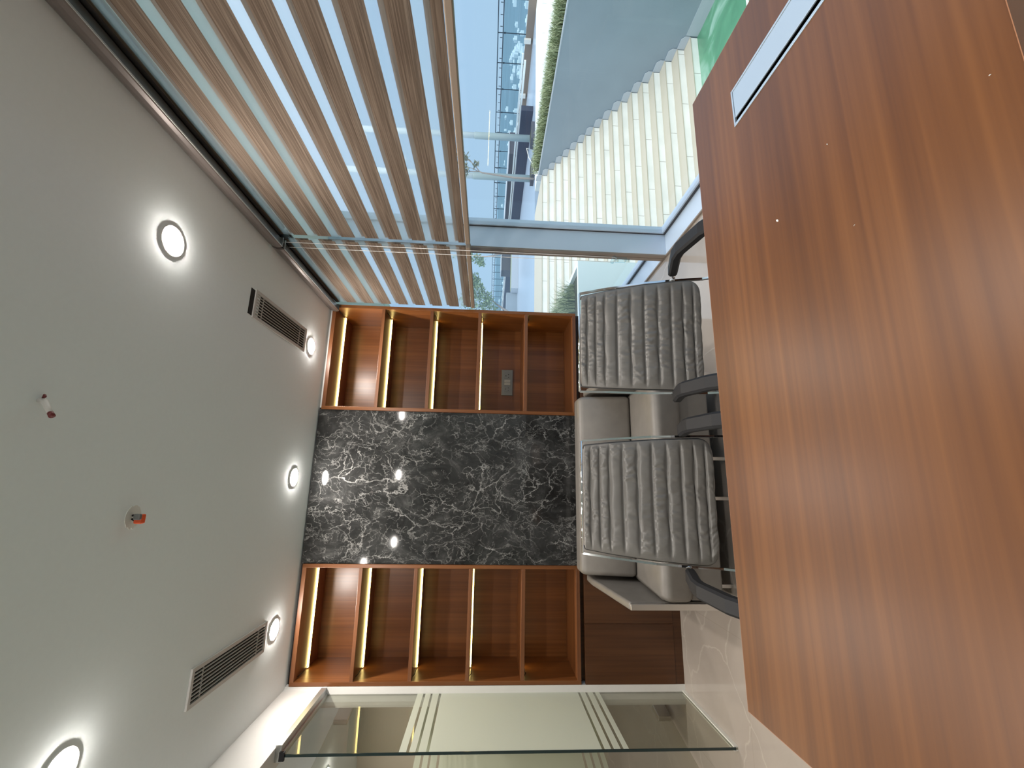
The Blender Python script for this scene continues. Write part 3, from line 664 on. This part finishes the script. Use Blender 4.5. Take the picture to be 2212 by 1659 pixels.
# ------------------------------------------------------------------ chairs
PROF = [(0.385, 0.962), (0.362, 0.915), (0.335, 0.86), (0.300, 0.78), (0.268, 0.70), (0.243, 0.62), (0.225, 0.55), (0.212, 0.50)]
def interp(t):
    f = t * (len(PROF) - 1); i = min(int(f), len(PROF) - 2); u = f - i
    a = Vector(PROF[max(i - 1, 0)]); b = Vector(PROF[i]); c = Vector(PROF[i + 1]); d = Vector(PROF[min(i + 2, len(PROF) - 1)])
    return 0.5 * ((2 * b) + (-a + c) * u + (2 * a - 5 * b + 4 * c - d) * u * u + (-a + 3 * b - 3 * c + d) * u ** 3)
def pad(hw_top, hw_mid, hw_bot, ribs, curve, thick, corner_bottom):
    # upholstered pad along a profile curve, cross ribs stitched across it
    m = MB(); nu, nv = 120, ribs * 12
    rows_f, rows_b = [], []
    for j in range(nv + 1):
        t = j / nv
        p = curve(t); q = curve(min(t + 0.01, 1.0)); p_ = curve(max(t - 0.01, 0.0))
        d = (q - p_).normalized(); nrm = Vector((d[1], -d[0]))           # towards -y (front)
        if nrm[0] > 0: nrm = -nrm
        hw = hw_top + (hw_mid - hw_top) * min(1, t / 0.55) if t < 0.55 else hw_mid + (hw_bot - hw_mid) * (t - 0.55) / 0.45
        dist = (1 - t) * 0.50
        if corner_bottom and dist < 0.075: hw -= 0.075 - math.sqrt(max(0, 0.075 ** 2 - (0.075 - dist) ** 2))
        if t * 0.5 < 0.012: hw -= 0.012 - math.sqrt(max(0, 0.012 ** 2 - (0.012 - t * 0.5) ** 2))
        ph = (t * ribs) % 1.0
        dd = min(ph, 1 - ph); rib = (1 - math.exp(-(dd / 0.085) ** 1.3)) * (0.80 + 0.20 * math.sin(PI * ph)); ri = int(t * ribs)
        rf, rb = [], []
        for i in range(nu + 1):
            u = -1 + 2 * i / nu
            e1 = max(0.0, 1 - abs(u) ** 10)
            wob = 0.0022 * math.sin(u * 9 + int(t * ribs) * 2.1) * math.sin(t * 17)
            wv = mnoise.noise(Vector((u * 15.0 + 0.6 * mnoise.noise(Vector((u * 5, t * 30, 3.3))), ri * 7.3, t * 9))) 
            env = max(0.0, min(1.0, 0.55 + 1.3 * mnoise.noise(Vector((u * 1.7 + 4.2, ri * 3.1, 1.7)))))
            h = 0.004 + 0.0056 * wv * env * min(1.0, rib * 1.15) * e1 + (0.0095 * rib) * (0.25 + 0.75 * e1) * e1 + 0.004 * e1
            sag = 0.010 * (1 - u * u)                                   # gentle dish
            y = p[0] + nrm[0] * (h) + sag * 0.6; z = p[1] + nrm[1] * h + wob * e1
            rf.append((u * hw, y, z))
            rb.append((u * hw, p[0] - nrm[0] * thick + sag * 0.6, p[1] - nrm[1] * thick))
        rows_f.append(rf); rows_b.append(rb)
    def grid(rows):
        b = len(m.v); w_ = nu + 1
        for r_ in rows: m.v.extend(r_)
        for j in range(nv):
            for i in range(nu):
                m.f.append((b + j * w_ + i, b + j * w_ + i + 1, b + (j + 1) * w_ + i + 1, b + (j + 1) * w_ + i)); m.m.append(0)
        return b
    bf = grid(rows_f); bb = grid(rows_b); w_ = nu + 1
    def strip(A, B):
        for k in range(len(A) - 1): m.f.append((A[k], A[k + 1], B[k + 1], B[k])); m.m.append(0)
    strip([bf + i for i in range(w_)], [bb + i for i in range(w_)])
    strip([bf + nv * w_ + i for i in range(w_)], [bb + nv * w_ + i for i in range(w_)])
    strip([bf + j * w_ for j in range(nv + 1)], [bb + j * w_ for j in range(nv + 1)])
    strip([bf + j * w_ + nu for j in range(nv + 1)], [bb + j * w_ + nu for j in range(nv + 1)])
    edge = [rows_f[j][0] for j in range(nv + 1)] + rows_f[nv][1:-1] + [rows_f[j][nu] for j in range(nv, -1, -1)]
    return m, edge
def seat_curve(t):
    pts = [(-0.250, 0.400), (-0.235, 0.432), (-0.17, 0.440), (-0.05, 0.428), (0.08, 0.420), (0.16, 0.425), (0.185, 0.432)]
    f = t * (len(pts) - 1); i = min(int(f), len(pts) - 2); u = f - i
    return Vector(pts[i]) * (1 - u) + Vector(pts[i + 1]) * u
def make_chair():
    r = empty('office_chair')
    m, edge = pad(0.204, 0.226, 0.234, 11, interp, 0.010, True)
    back = m.build('backrest', MT['leather'], r, smooth=True)
    MB().tube([(x * 1.004, y + 0.008, z) for x, y, z in edge], 0.0036, 8).build('piping', MT['piping'], back, smooth=True)
    # seat
    m = MB(); nv = 80; nu = 20; b = 0
    for j in range(nv + 1):
        t = j / nv; p = seat_curve(t); rib = abs(math.sin(PI * t * 8)) ** 0.45
        for i in range(nu + 1):
            u = -1 + 2 * i / nu; e1 = max(0, 1 - abs(u) ** 8)
            m.v.append((u * 0.232, p[0], p[1] + 0.012 * rib * e1))
    for j in range(nv):
        for i in range(nu):
            a = j * (nu + 1) + i; m.f.append((a, a + 1, a + nu + 2, a + nu + 1)); m.m.append(0)
    s = m.build('seat', MT['leather'], r, smooth=True)
    so = s.modifiers.new('thick', 'SOLIDIFY'); so.thickness = 0.03; so.offset = -1
    # side rails that follow back and seat
    for sx in (-1, 1):
        path = [(sx * 0.226, 0.402, 0.967), (sx * 0.232, 0.352, 0.87), (sx * 0.241, 0.287, 0.71), (sx * 0.243, 0.240, 0.57), (sx * 0.243, 0.218, 0.485), (sx * 0.243, 0.190, 0.440), (sx * 0.243, 0.12, 0.413), (sx * 0.243, -0.05, 0.410), (sx * 0.243, -0.20, 0.418), (sx * 0.243, -0.245, 0.398)]
        m = MB()
        # flat bar: swept rectangle
        def off(k, a, b_):
            p = Vector(path[k]); d = (Vector(path[min(k + 1, len(path) - 1)]) - Vector(path[max(k - 1, 0)])).normalized()
            nn = Vector((0, d.z, -d.y)); return tuple(p + nn * a + Vector((b_, 0, 0)))
        for k in range(len(path) - 1):
            A = [off(k, a, b_) for a, b_ in ((-.012, -.004), (.002, -.004), (.002, .004), (-.012, .004))]
            B = [off(k + 1, a, b_) for a, b_ in ((-.012, -.004), (.002, -.004), (.002, .004), (-.012, .004))]
            for q in range(4): m.quad([A[q], A[(q + 1) % 4], B[(q + 1) % 4], B[q]])
            if k == 0: m.quad(A)
        m.quad(B)
        m.build('side_rail', MT['chrome'], r)
        # arm
        arm = [(sx * 0.262, 0.195, 0.622), (sx * 0.262, 0.165, 0.632), (sx * 0.262, 0.05, 0.672), (sx * 0.262, 0.00, 0.680), (sx * 0.262, -0.14, 0.668), (sx * 0.262, -0.20, 0.645), (sx * 0.262, -0.225, 0.60), (sx * 0.262, -0.22, 0.50), (sx * 0.256, -0.205, 0.44)]
        m = MB()
        for k in range(len(arm) - 1):
            def ring(q):
                p = Vector(arm[q]); d = (Vector(arm[min(q + 1, len(arm) - 1)]) - Vector(arm[max(q - 1, 0)])).normalized()
                nn = Vector((0, d.z, -d.y)); tw = 0.025 if q < 6 else 0.014; th = 0.0175 if q < 6 else 0.009
                return [tuple(p + nn * (th * a) + Vector((tw * b_, 0, 0))) for a, b_ in ((-1, -.7), (-.6, -1), (.6, -1), (1, -.7), (1, .7), (.6, 1), (-.6, 1), (-1, .7))]
            A = ring(k); B = ring(k + 1)
            for q in range(8): m.quad([A[q], A[(q + 1) % 8], B[(q + 1) % 8], B[q]])
            if k == 0: m.quad(A)
        m.quad(B)
        ao = m.build('armrest', MT['black'], r, bevel=0.002)
        m = MB(); m.tube([(sx * 0.2475, 0.236, 0.598), (sx * 0.259, 0.205, 0.626)], 0.006, 10); m.build('arm_bolt', MT['chrome'], ao, smooth=True)
    m = MB(); m.tube([(-0.226, 0.404, 0.967), (0.226, 0.404, 0.967)], 0.0055, 10); m.build('top_bar', MT['chrome'], r, smooth=True)
    m = MB()
    m.tube([(-0.243, 0.10, 0.405), (0.243, 0.10, 0.405)], 0.009, 10); m.tube([(-0.243, -0.12, 0.402), (0.243, -0.12, 0.402)], 0.009, 10)
    m.build('support_rods', MT['chrome'], r, smooth=True)
    bx('seat_plate', MT['black'], (-0.09, 0.09, -0.10, 0.10, 0.375, 0.397), r, bevel=0.004)
    # pedestal base
    m = MB(); m.tube([(0, 0, 0.10), (0, 0, 0.22), (0, 0, 0.221), (0, 0, 0.376)], [0.028, 0.028, 0.016, 0.016], 16); m.build('gas_lift', MT['chrome'], r, smooth=True)
    for k in range(5):
        a = 2 * PI * k / 5 + 0.3
        m = MB(); m.tube([(0.02 * math.cos(a), 0.02 * math.sin(a), 0.115), (0.15 * math.cos(a), 0.15 * math.sin(a), 0.105), (0.27 * math.cos(a), 0.27 * math.sin(a), 0.075)], [0.024, 0.018, 0.012], 10)
        lg = m.build('leg', MT['chrome'], r, smooth=True)
        cx, cy = 0.27 * math.cos(a), 0.27 * math.sin(a); m = MB()
        px, py = -math.sin(a), math.cos(a)
        m.tube([(cx - px * 0.022, cy - py * 0.022, 0.029), (cx - px * 0.004, cy - py * 0.004, 0.029)], 0.0285, 18)
        m.tube([(cx + px * 0.022, cy + py * 0.022, 0.029), (cx + px * 0.004, cy + py * 0.004, 0.029)], 0.0285, 18)
        m.tube([(cx, cy, 0.03), (cx, cy, 0.075)], 0.008, 8)
        m.build('caster', MT['black'], lg, smooth=True)
    return r
c1 = make_chair(); c1.location = (0.584, 1.402, 0); c1.rotation_euler = (0, 0, math.radians(-4.0))
tag(c1, 'grey ribbed leather office chair with black arms, in front of the window corner', 'chair', 'ribbed office chairs at the desk')
c2 = copy_tree(c1); c2.location = (-0.068, 1.405, 0); c2.rotation_euler = (0, 0, math.radians(-1.5))
c2['label'] = 'grey ribbed leather office chair with black arms, in front of the sofa and marble'

# ------------------------------------------------------------------ sofa
sf = empty('sofa', (-0.02, 2.75, 0))
OFS = Matrix.Translation((0.02, -2.75, 0))
def cushion(nm, poly, x0, x1, bev, crown=0.0):
    m = MB().prism(poly, 'X', x0, x1)
    o = m.build(nm, MT['suede'], sf, bevel=bev, seg=6); o.matrix_parent_inverse = OFS
    for p in o.data.polygons: p.use_smooth = True
    return o
SX0, SX1 = -0.605, 0.600
cushion('back_cushion', [(2.82, 0.40), (2.88, 0.71), (2.91, 0.745), (3.05, 0.745), (3.06, 0.40)], SX0 + 0.02, SX1 - 0.02, 0.030)
cushion('seat_cushion', [(2.345, 0.30), (2.345, 0.405), (2.40, 0.432), (2.92, 0.395), (2.92, 0.262), (2.36, 0.262)], SX0 - 0.004, SX1 + 0.004, 0.032)
o = bx('base', MT['suede'], (SX0 + 0.002, SX1 - 0.002, 2.375, 3.02, 0.095, 0.275), sf, bevel=0.01); o.matrix_parent_inverse = OFS
for sx, a in ((-1, SX0 - 0.048), (1, SX1 + 0.006)):
    x0, x1 = a, a + 0.042
    arm = cushion('arm', [(2.385, 0.085), (2.385, 0.600), (2.93, 0.672), (3.06, 0.672), (3.06, 0.085)], x0, x1, 0.012)
    o = bx('metal_trim', MT['steel'], (x0 + 0.004, x1 - 0.006, 2.372, 2.384, 0.06, 0.598), arm, bevel=0.003); o.matrix_parent_inverse = OFS
    o.parent = arm; o.matrix_parent_inverse = Matrix.Identity(4)
o = bx('back_shell', MT['suede'], (SX0 + 0.003, SX1 - 0.003, 3.055, 3.125, 0.09, 0.665), sf, bevel=0.02); o.matrix_parent_inverse = OFS
for x, yy_ in ((SX0 + 0.06, (2.45, 3.03)), (0.14, (2.40,)), (-0.08, (2.40,)), (SX1 - 0.06, (2.45, 3.03))):
    for y in yy_:
        o = bx('leg', MT['steel'], (x - 0.009, x + 0.009, y - 0.009, y + 0.009, 0.0, 0.0949), sf); o.matrix_parent_inverse = OFS
tag(sf, 'grey suede look two seat sofa with thin metal trimmed arms standing against the black marble', 'sofa')

# ------------------------------------------------------------------ outside
struct(bx('ground_court', MT['green'], (2.0, 8.9, -6.0, 7.2, -2.86, -2.66)))
m = MB()
for (a, b) in (((8.30, 5.5), (6.6, 5.1)),):
    pass
m.box(5.0, 8.6, 5.16, 5.22, -2.6599, -2.655); m.box(4.94, 5.0, -6, 5.22, -2.6599, -2.655)
o = m.build('court_marking', MT['line']); tag(o, 'white painted line on the green sunken floor outside', 'marking', kind='structure')
struct(bx('wall_building_base', MT['conc'], (1.6, 1.99, -6, 8.0, -2.66, -0.121)))
NS, RI, TR, Y0 = 17, 0.1563, 0.265, 6.70
st = empty('staircase', (5.4, Y0, -2.66))
def SP(o): o.parent = st; o.matrix_parent_inverse = Matrix.Translation((-5.4, -Y0, 2.66)); return o
tr_, ri_ = MB(), MB()
for i in range(NS):
    z = -2.66 + RI * (i + 1); y = Y0 + 0.01 + TR * i
    yb = y + TR + 0.02 if i < NS - 1 else 12.9
    tr_.box(3.505, 8.878, y - 0.012, yb, z - 0.018, z)
    ri_.box(3.505, 8.878, y, y + 0.02, z - RI - 0.001, z - 0.018)
SP(tr_.build('tread', MT['riser'])); SP(ri_.build('riser', MT['stair']))
sk = MB()
for i in range(NS):
    z = -2.66 + RI * (i + 1); y = Y0 + 0.01 + TR * i
    sk.prism([(y - 0.012, z + 0.001), (y - 0.012, z + 0.085), (y + 0.05, z + 0.155), (y + TR - 0.013, z + 0.155), (y + TR - 0.013, z + 0.001)], 'X', 8.880, 8.892)
SP(sk.build('skirting', MT['cop']))
tag(st, 'broad flight of pale stone steps rising outside the window beside the grey retaining wall', 'staircase')
s2 = MB()
for i in range(13, NS):
    z = -2.66 + RI * (i + 1); y = Y0 + 0.01 + TR * i
    s2.box(9.81, 19, y - 0.012, (y + TR + 0.02 if i < NS - 1 else 12.9), z - RI, z)
o = s2.build('staircase', MT['stair']); tag(o, 'upper pale steps seen beyond the hedge on the grey retaining wall', 'staircase')
rw = empty('retaining_wall', (9.2, 3, -2.66))
def RP(o): o.parent = rw; o.matrix_parent_inverse = Matrix.Translation((-9.2, -3, 2.66)); return o
RP(bx('wall_face', MT['conc'], (8.9, 9.0, -6, 11.15, -2.66, 0.082)))
RP(bx('coping', MT['cop'], (8.896, 9.0, -6, 11.16, 0.0825, 0.105)))
RP(bx('rear_wall', MT['conc'], (9.72, 9.80, -6, 11.15, -2.66, 0.105)))
RP(bx('base_board', MT['cop'], (8.894, 8.8995, -6, 6.69, -2.66, -2.42)))
RP(bx('soil', MT['soil'], (9.0, 9.72, -6, 11.15, 0.0, 0.06)))
tag(rw, 'grey rendered retaining wall with a planted trough on top, outside the window', 'retaining wall')
struct(bx('terrace', MT['water'], (2.01, 13.96, 12.9, 40, -0.2, -0.002)))
struct(bx('terrace_slab', MT['water'], (13.96, 19.5, 12.9, 60, -0.2, -0.003)))

def blades(name, x0, x1, y0, y1, z, h, n, mt, lean=0.5, w=0.006, seed=1):
    rnd = random.Random(seed); m = MB()
    for i in range(n):
        x = rnd.uniform(x0, x1); y = rnd.uniform(y0, y1); hh = h * rnd.uniform(0.55, 1.15)
        a = rnd.uniform(0, 2 * PI); dx, dy = math.cos(a), math.sin(a); l = lean * hh * rnd.uniform(0.2, 1.2)
        px, py = -dy * w, dx * w; pr = None
        for k in range(4):
            t = k / 3; c = (x + dx * l * t * t, y + dy * l * t * t, z + hh * (t - 0.25 * t * t * lean)); s_ = (1 - t * 0.9)
            cur = ((c[0] - px * s_, c[1] - py * s_, c[2]), (c[0] + px * s_, c[1] + py * s_, c[2]))
            if pr: m.quad([pr[0], pr[1], cur[1], cur[0]])
            pr = cur
    return m.build(name, mt)
o = blades('grass_hedge', 9.02, 9.70, 2.0, 11.1, 0.061, 0.30, 9000, MT['grass'], 0.8, 0.012)
tag(o, 'shaggy green grass growing in the trough on the grey retaining wall', 'grass', kind='stuff')
pb = empty('planter_box', (2.75, 7.2, -2.66))
def PB(o): o.parent = pb; o.matrix_parent_inverse = Matrix.Translation((-2.75, -7.2, 2.66)); return o
m = MB(); m.box(2.005, 3.5, 6.22, 6.30, -2.66, 0.0); m.box(3.42, 3.5, 6.30, 12.88, -2.66, 0.0); m.box(2.005, 2.09, 6.30, 12.88, -2.66, 0.0); m.box(2.09, 3.42, 12.80, 12.88, -2.66, 0.0)
PB(m.build('trough', MT['planter'])); PB(bx('soil', MT['soil'], (2.09, 3.42, 6.30, 12.80, -0.5, -0.06)))
tag(pb, 'pale blue rendered planter box standing in front of the steps close to the window', 'planter')
o = blades('ornamental_grass', 2.2, 3.36, 6.75, 10.5, -0.059, 0.36, 5200, MT['grass'], 0.8, 0.008, 5)
tag(o, 'tufts of long green grass growing in the pale planter box', 'grass', kind='stuff')

def pole(x, y, zj, zt, label):
    r = empty('lamp_pole', (x, y, 0))
    m = MB(); m.tube([(0, 0, 0.0), (0, 0, zj - 0.02), (0, 0, zj)], [0.130, 0.130, 0.126], 24); m.build('lower_tube', MT['pole'], r, smooth=True)
    m = MB(); m.tube([(0, 0, zj), (0, 0, zt)], 0.112, 24); m.build('upper_tube', MT['pole2'], r, smooth=True)
    bx('foot_plate', MT['pole'], (-0.2, 0.2, -0.2, 0.2, -0.0018, 0.012), r)
    return tag(r, label, 'pole', 'round steel poles outside')
pole(13.44, 14.5, 2.267, 7.5, 'round galvanised steel pole rising behind the grassy wall, farther from the window mullion')
pole(11.47, 14.36, 2.25, 7.5, 'round galvanised steel pole rising at the top of the steps, nearer the window mullion')
for (x, y, l) in ((12.55, 13.4, 'dark square box on the terrace at the foot of the pole behind the hedge'), (10.90, 13.3, 'dark square box on the terrace at the foot of the pole above the steps')):
    r = empty('planter_tray', (x, y, 0))
    m = MB(); m.box(-0.35, 0.35, -0.3, -0.27, 0, 0.12); m.box(-0.35, 0.35, 0.27, 0.3, 0, 0.12); m.box(-0.35, -0.32, -0.27, 0.27, 0, 0.12); m.box(0.32, 0.35, -0.27, 0.27, 0, 0.12)
    m.build('tray_wall', MT['box'], r); bx('tray_soil', MT['soil'], (-0.32, 0.32, -0.27, 0.27, 0.0, 0.1), r)
    tag(r, l, 'planter tray')
m = MB(); m.tube([(11.75, 13.2, 0.02), (11.6, 12.97, 0.30), (11.2, 12.95, 0.22), (10.9, 12.94, 0.06), (10.5, 12.93, 0.012)], 0.011, 8)
tag(m.build('loose_hose', MT['clamp'], smooth=True), 'thin pale hose looping over the dark tray at the top of the steps', 'hose')

nv_ = empty('parapet', (14.1, 25, 0))
def NP(o): o.parent = nv_; o.matrix_parent_inverse = Matrix.Translation((-14.1, -25, 0)); return o
NP(bx('parapet_wall', MT['navy'], (13.96, 14.2, 13.7, 60, -0.0015, 0.46)))
NP(bx('white_pipe', MT['pole2'], (14.3, 14.36, 12.0, 60, 0.43, 0.50)))
NP(bx('white_pipe', MT['pole2'], (14.6, 14.66, 12.0, 60, 0.52, 0.58)))
tag(nv_, 'long dark navy parapet with two pale pipes along it beyond the terrace', 'parapet')
rl = empty('glass_railing', (18, 30, 0))
def RL(o): o.parent = rl; o.matrix_parent_inverse = Matrix.Translation((-18, -30, 0)); return o
RL(bx('kerb', MT['framein'], (17.9, 18.1, 8, 62, -0.003, 0.30)))
RL(bx('top_rail', MT['rail'], (17.97, 18.03, 8, 62, 1.435, 1.475))); RL(bx('middle_rail', MT['rail'], (17.97, 18.03, 8, 62, 1.225, 1.265)))
for i in range(40):
    y = 13.95 + (i - 3) * 1.30
    m = MB(); m.box(17.985, 18.015, y - 0.012, y + 0.012, 0.301, 1.435); m.disc((18.0, y), 0.035, 1.14, 1.20, 10)
    RL(m.build('baluster', MT['rail']))
RL(bx('glass_pane', MT['rglass'], (17.995, 18.005, 8, 62, 0.32, 1.22)))
for i in range(14):
    y = 14.1 + (i - 1) * 2.6
    RL(bx('clamp', MT['clamp'], (17.80, 17.90, y - 0.09, y + 0.09, 0.08, 0.36)))
for i in range(60):
    y = 12.0 + i * 0.43
    if i < 60:
        pass
m = MB()
for i in range(90): m.tube([(18, 9.2 + i * 0.45, 1.27), (18, 9.2 + i * 0.45, 1.37)], 0.012, 6)
RL(m.build('bolt_row', MT['rail']))
tag(rl, 'long glass balustrade with a double dark top rail in front of the hazy city', 'railing')
eq = empty('equipment_housing', (15.6, 20, 0))
def EQ(o): o.parent = eq; o.matrix_parent_inverse = Matrix.Translation((-15.6, -20, 0)); return o
EQ(bx('housing_body', MT['box'], (15.0, 16.2, 17.15, 23.5, -0.0025, 0.76), bevel=0.02)); EQ(bx('housing_top', MT['cop'], (14.98, 16.22, 17.13, 23.52, 0.7605, 0.80)))
tag(eq, 'long dark grey equipment housing with a pale top edge on the terrace', 'equipment housing')
eq2 = empty('equipment_housing', (12.0, 22.4, 0))
def EQ2(o): o.parent = eq2; o.matrix_parent_inverse = Matrix.Translation((-12.0, -22.4, 0)); return o
EQ2(bx('housing_body', MT['box'], (11.55, 12.68, 22.0, 22.8, -0.001, 0.90), bevel=0.02)); EQ2(bx('housing_top', MT['cop'], (11.5, 12.7, 21.98, 22.82, 0.9005, 0.95)))
tag(eq2, 'short dark grey equipment housing seen through the narrow window pane beside the mullion', 'equipment housing')
mt_ = empty('moss_trough', (11.4, 21.7, 0))
m = MB(); m.box(10.1, 12.7, 21.2, 21.25, 0, 0.38); m.box(10.1, 12.7, 21.75, 21.8, 0, 0.38); m.box(10.1, 10.15, 21.25, 21.75, 0, 0.38)
o = m.build('trough_wall', MT['cop']); o.parent = mt_; o.matrix_parent_inverse = Matrix.Translation((-11.4, -21.7, 0))
o = bx('moss', MT['grass'], (10.15, 12.65, 21.25, 21.75, 0.05, 0.40)); o.parent = mt_; o.matrix_parent_inverse = Matrix.Translation((-11.4, -21.7, 0))
tag(mt_, 'pale trough filled with green moss on the far terrace', 'trough')
lw_ = bx('low_wall', MT['conc'], (8.6, 10.15, 21.9, 22.4, -0.001, 0.60)); tag(lw_, 'grey low wall at the far end of the terrace beneath the round green tree', 'wall', kind='thing')

# trees
def leaf_cloud(blobs, n, size, seed, spread=1.0):
    rnd = random.Random(seed); m = MB()
    for (cx, cy, cz, R_) in blobs:
        for i in range(n):
            while True:
                p = Vector((rnd.uniform(-1, 1), rnd.uniform(-1, 1), rnd.uniform(-1, 1)))
                if p.length <= 1 and p.length > 0.35: break
            c = Vector((cx, cy, cz)) + p * R_
            a = Vector((rnd.uniform(-1, 1), rnd.uniform(-1, 1), rnd.uniform(-.5, 1))).normalized()
            b = a.cross(Vector((rnd.uniform(-1, 1), rnd.uniform(-1, 1), rnd.uniform(-1, 1)))).normalized()
            L = size * rnd.uniform(.6, 1.3); w_ = L * 0.42
            m.quad([c, c + a * L * .5 + b * w_ * .5, c + a * L, c + a * L * .5 - b * w_ * .5])
    return m
def tree(name, base, limbs, blobs, n, size, mt, seed, label, group=None):
    r = empty(name, base); B = Vector(base)
    m = MB()
    for path, rr in limbs: m.tube([Vector(p) - B for p in path], rr, 8)
    m.build('trunk', MT['bark'], r, smooth=True)
    leaf_cloud([(b[0] - B.x, b[1] - B.y, b[2] - B.z, b[3]) for b in blobs], n, size, seed).build('foliage', mt, r)
    return tag(r, label, 'tree', group)
tree('terrace_tree', (6.2, 15.6, -0.002), [([(6.2, 15.6, 0), (6.3, 15.7, 0.5), (6.9, 16, 1.2)], [0.07, 0.06, 0.03]), ([(6.5, 15.8, 0.8), (6.6, 16, 1.5)], [0.04, 0.02]), ([(6.9, 16, 1.2), (7.4, 16, 1.7), (7.9, 16, 2.1)], [0.03, 0.02, 0.01])],
     [(6.6, 16, 1.45, 0.38), (7.1, 16, 1.62, 0.30), (7.5, 16, 1.95, 0.34), (7.9, 16, 2.15, 0.26), (6.4, 16, 1.9, 0.4), (7.0, 16, 2.3, 0.45), (6.2, 16, 1.3, 0.3)], 260, 0.14, MT['leaf'], 3, 'round leafy green tree at the far end of the terrace next to the bookcase edge')
tree('terrace_tree', (9.2, 15.8, -0.002), [([(9.2, 15.8, 0), (9.15, 15.9, 0.8), (9.0, 16, 1.5), (8.9, 16, 2.1)], [0.05, 0.04, 0.03, 0.015]), ([(9.1, 15.9, 1.2), (9.2, 16, 1.8)], [0.02, 0.01])],
     [(8.8, 16, 2.0, 0.22), (9.0, 16, 2.35, 0.3), (8.7, 16, 1.85, 0.18), (9.1, 16, 2.7, 0.35)], 90, 0.13, MT['leaf'], 9, 'sparse leafy tree just beside the window mullion in the narrow pane')
tree('frangipani_tree', (10.42, 13.05, -0.002), [([(10.42, 13.05, 0), (10.40, 13.02, 0.7), (10.46, 13, 1.39), (10.52, 13, 1.85), (10.56, 13, 1.95)], [0.04, 0.035, 0.028, 0.024, 0.02]),
     ([(10.56, 13, 1.95), (10.75, 13, 2.08), (10.9, 13, 2.22), (11.05, 13, 2.42), (11.2, 13, 2.6)], [0.02, 0.016, 0.014, 0.012, 0.01]), ([(10.56, 13, 1.95), (10.55, 13, 2.15), (10.55, 13, 2.3), (10.6, 13, 2.6)], [0.016, 0.014, 0.012, 0.01]), ([(10.58, 13, 2.02), (10.68, 13, 2.2), (10.7, 13, 2.35)], [0.013, 0.01, 0.008])],
     [(10.82, 13, 2.10, 0.10), (11.08, 13, 2.47, 0.16), (11.25, 13, 2.6, 0.2), (10.58, 13, 2.38, 0.12), (10.68, 13, 2.42, 0.10), (10.6, 13, 2.7, 0.2), (10.9, 13, 2.8, 0.25)], 26, 0.17, MT['leaf2'], 4, 'slim bare branched tree with a few pale leaves between the two steel poles')

# distant city
m = MB(); n = 48
m.quad([(4500 * math.cos(2 * PI * k / n), 4500 * math.sin(2 * PI * k / n), -26.0) for k in range(n)])
struct(m.build('ground_far', MT['haze']))
rnd = random.Random(21)
proto = None; PLACED = []
for i in range(320):
    q = rnd.uniform(0.30, 1.65); d = 160 * math.exp(rnd.uniform(0, 1) ** 1.3 * 1.9)
    d = d if rnd.random() < .8 else d * 1.6
    s = 1 / math.hypot(q, 1); x, y = d * q * s, d * s
    wdt = rnd.uniform(2.5, 8) * (0.6 + d / 700); dp = rnd.uniform(4, 10); hh = rnd.uniform(1.5, 6.0)
    R0_ = math.hypot(wdt, dp) / 2 + 0.5
    if any(math.hypot(x - a, y - b) < R0_ + c for a, b, c in PLACED): continue
    if proto is None or len(PLACED) % 12 == 0:
        proto = MB().box(-.5, .5, -.5, .5, 0, 1).box(-.2, .15, -.2, .2, 1, 1.25).build('distant_building', MT['bld'])
        o = proto
    else:
        o = proto.copy(); COL.objects.link(o)
    o.location = (x, y, -26.0); PLACED.append((x, y, R0_))
    o.location = (x, y, -26.0); o.scale = (wdt, dp, hh); o.rotation_euler = (0, 0, rnd.uniform(0, PI))
    tag(o, 'small whitish building far off in the hazy city beyond the glass balustrade', 'building', 'distant buildings in the haze')
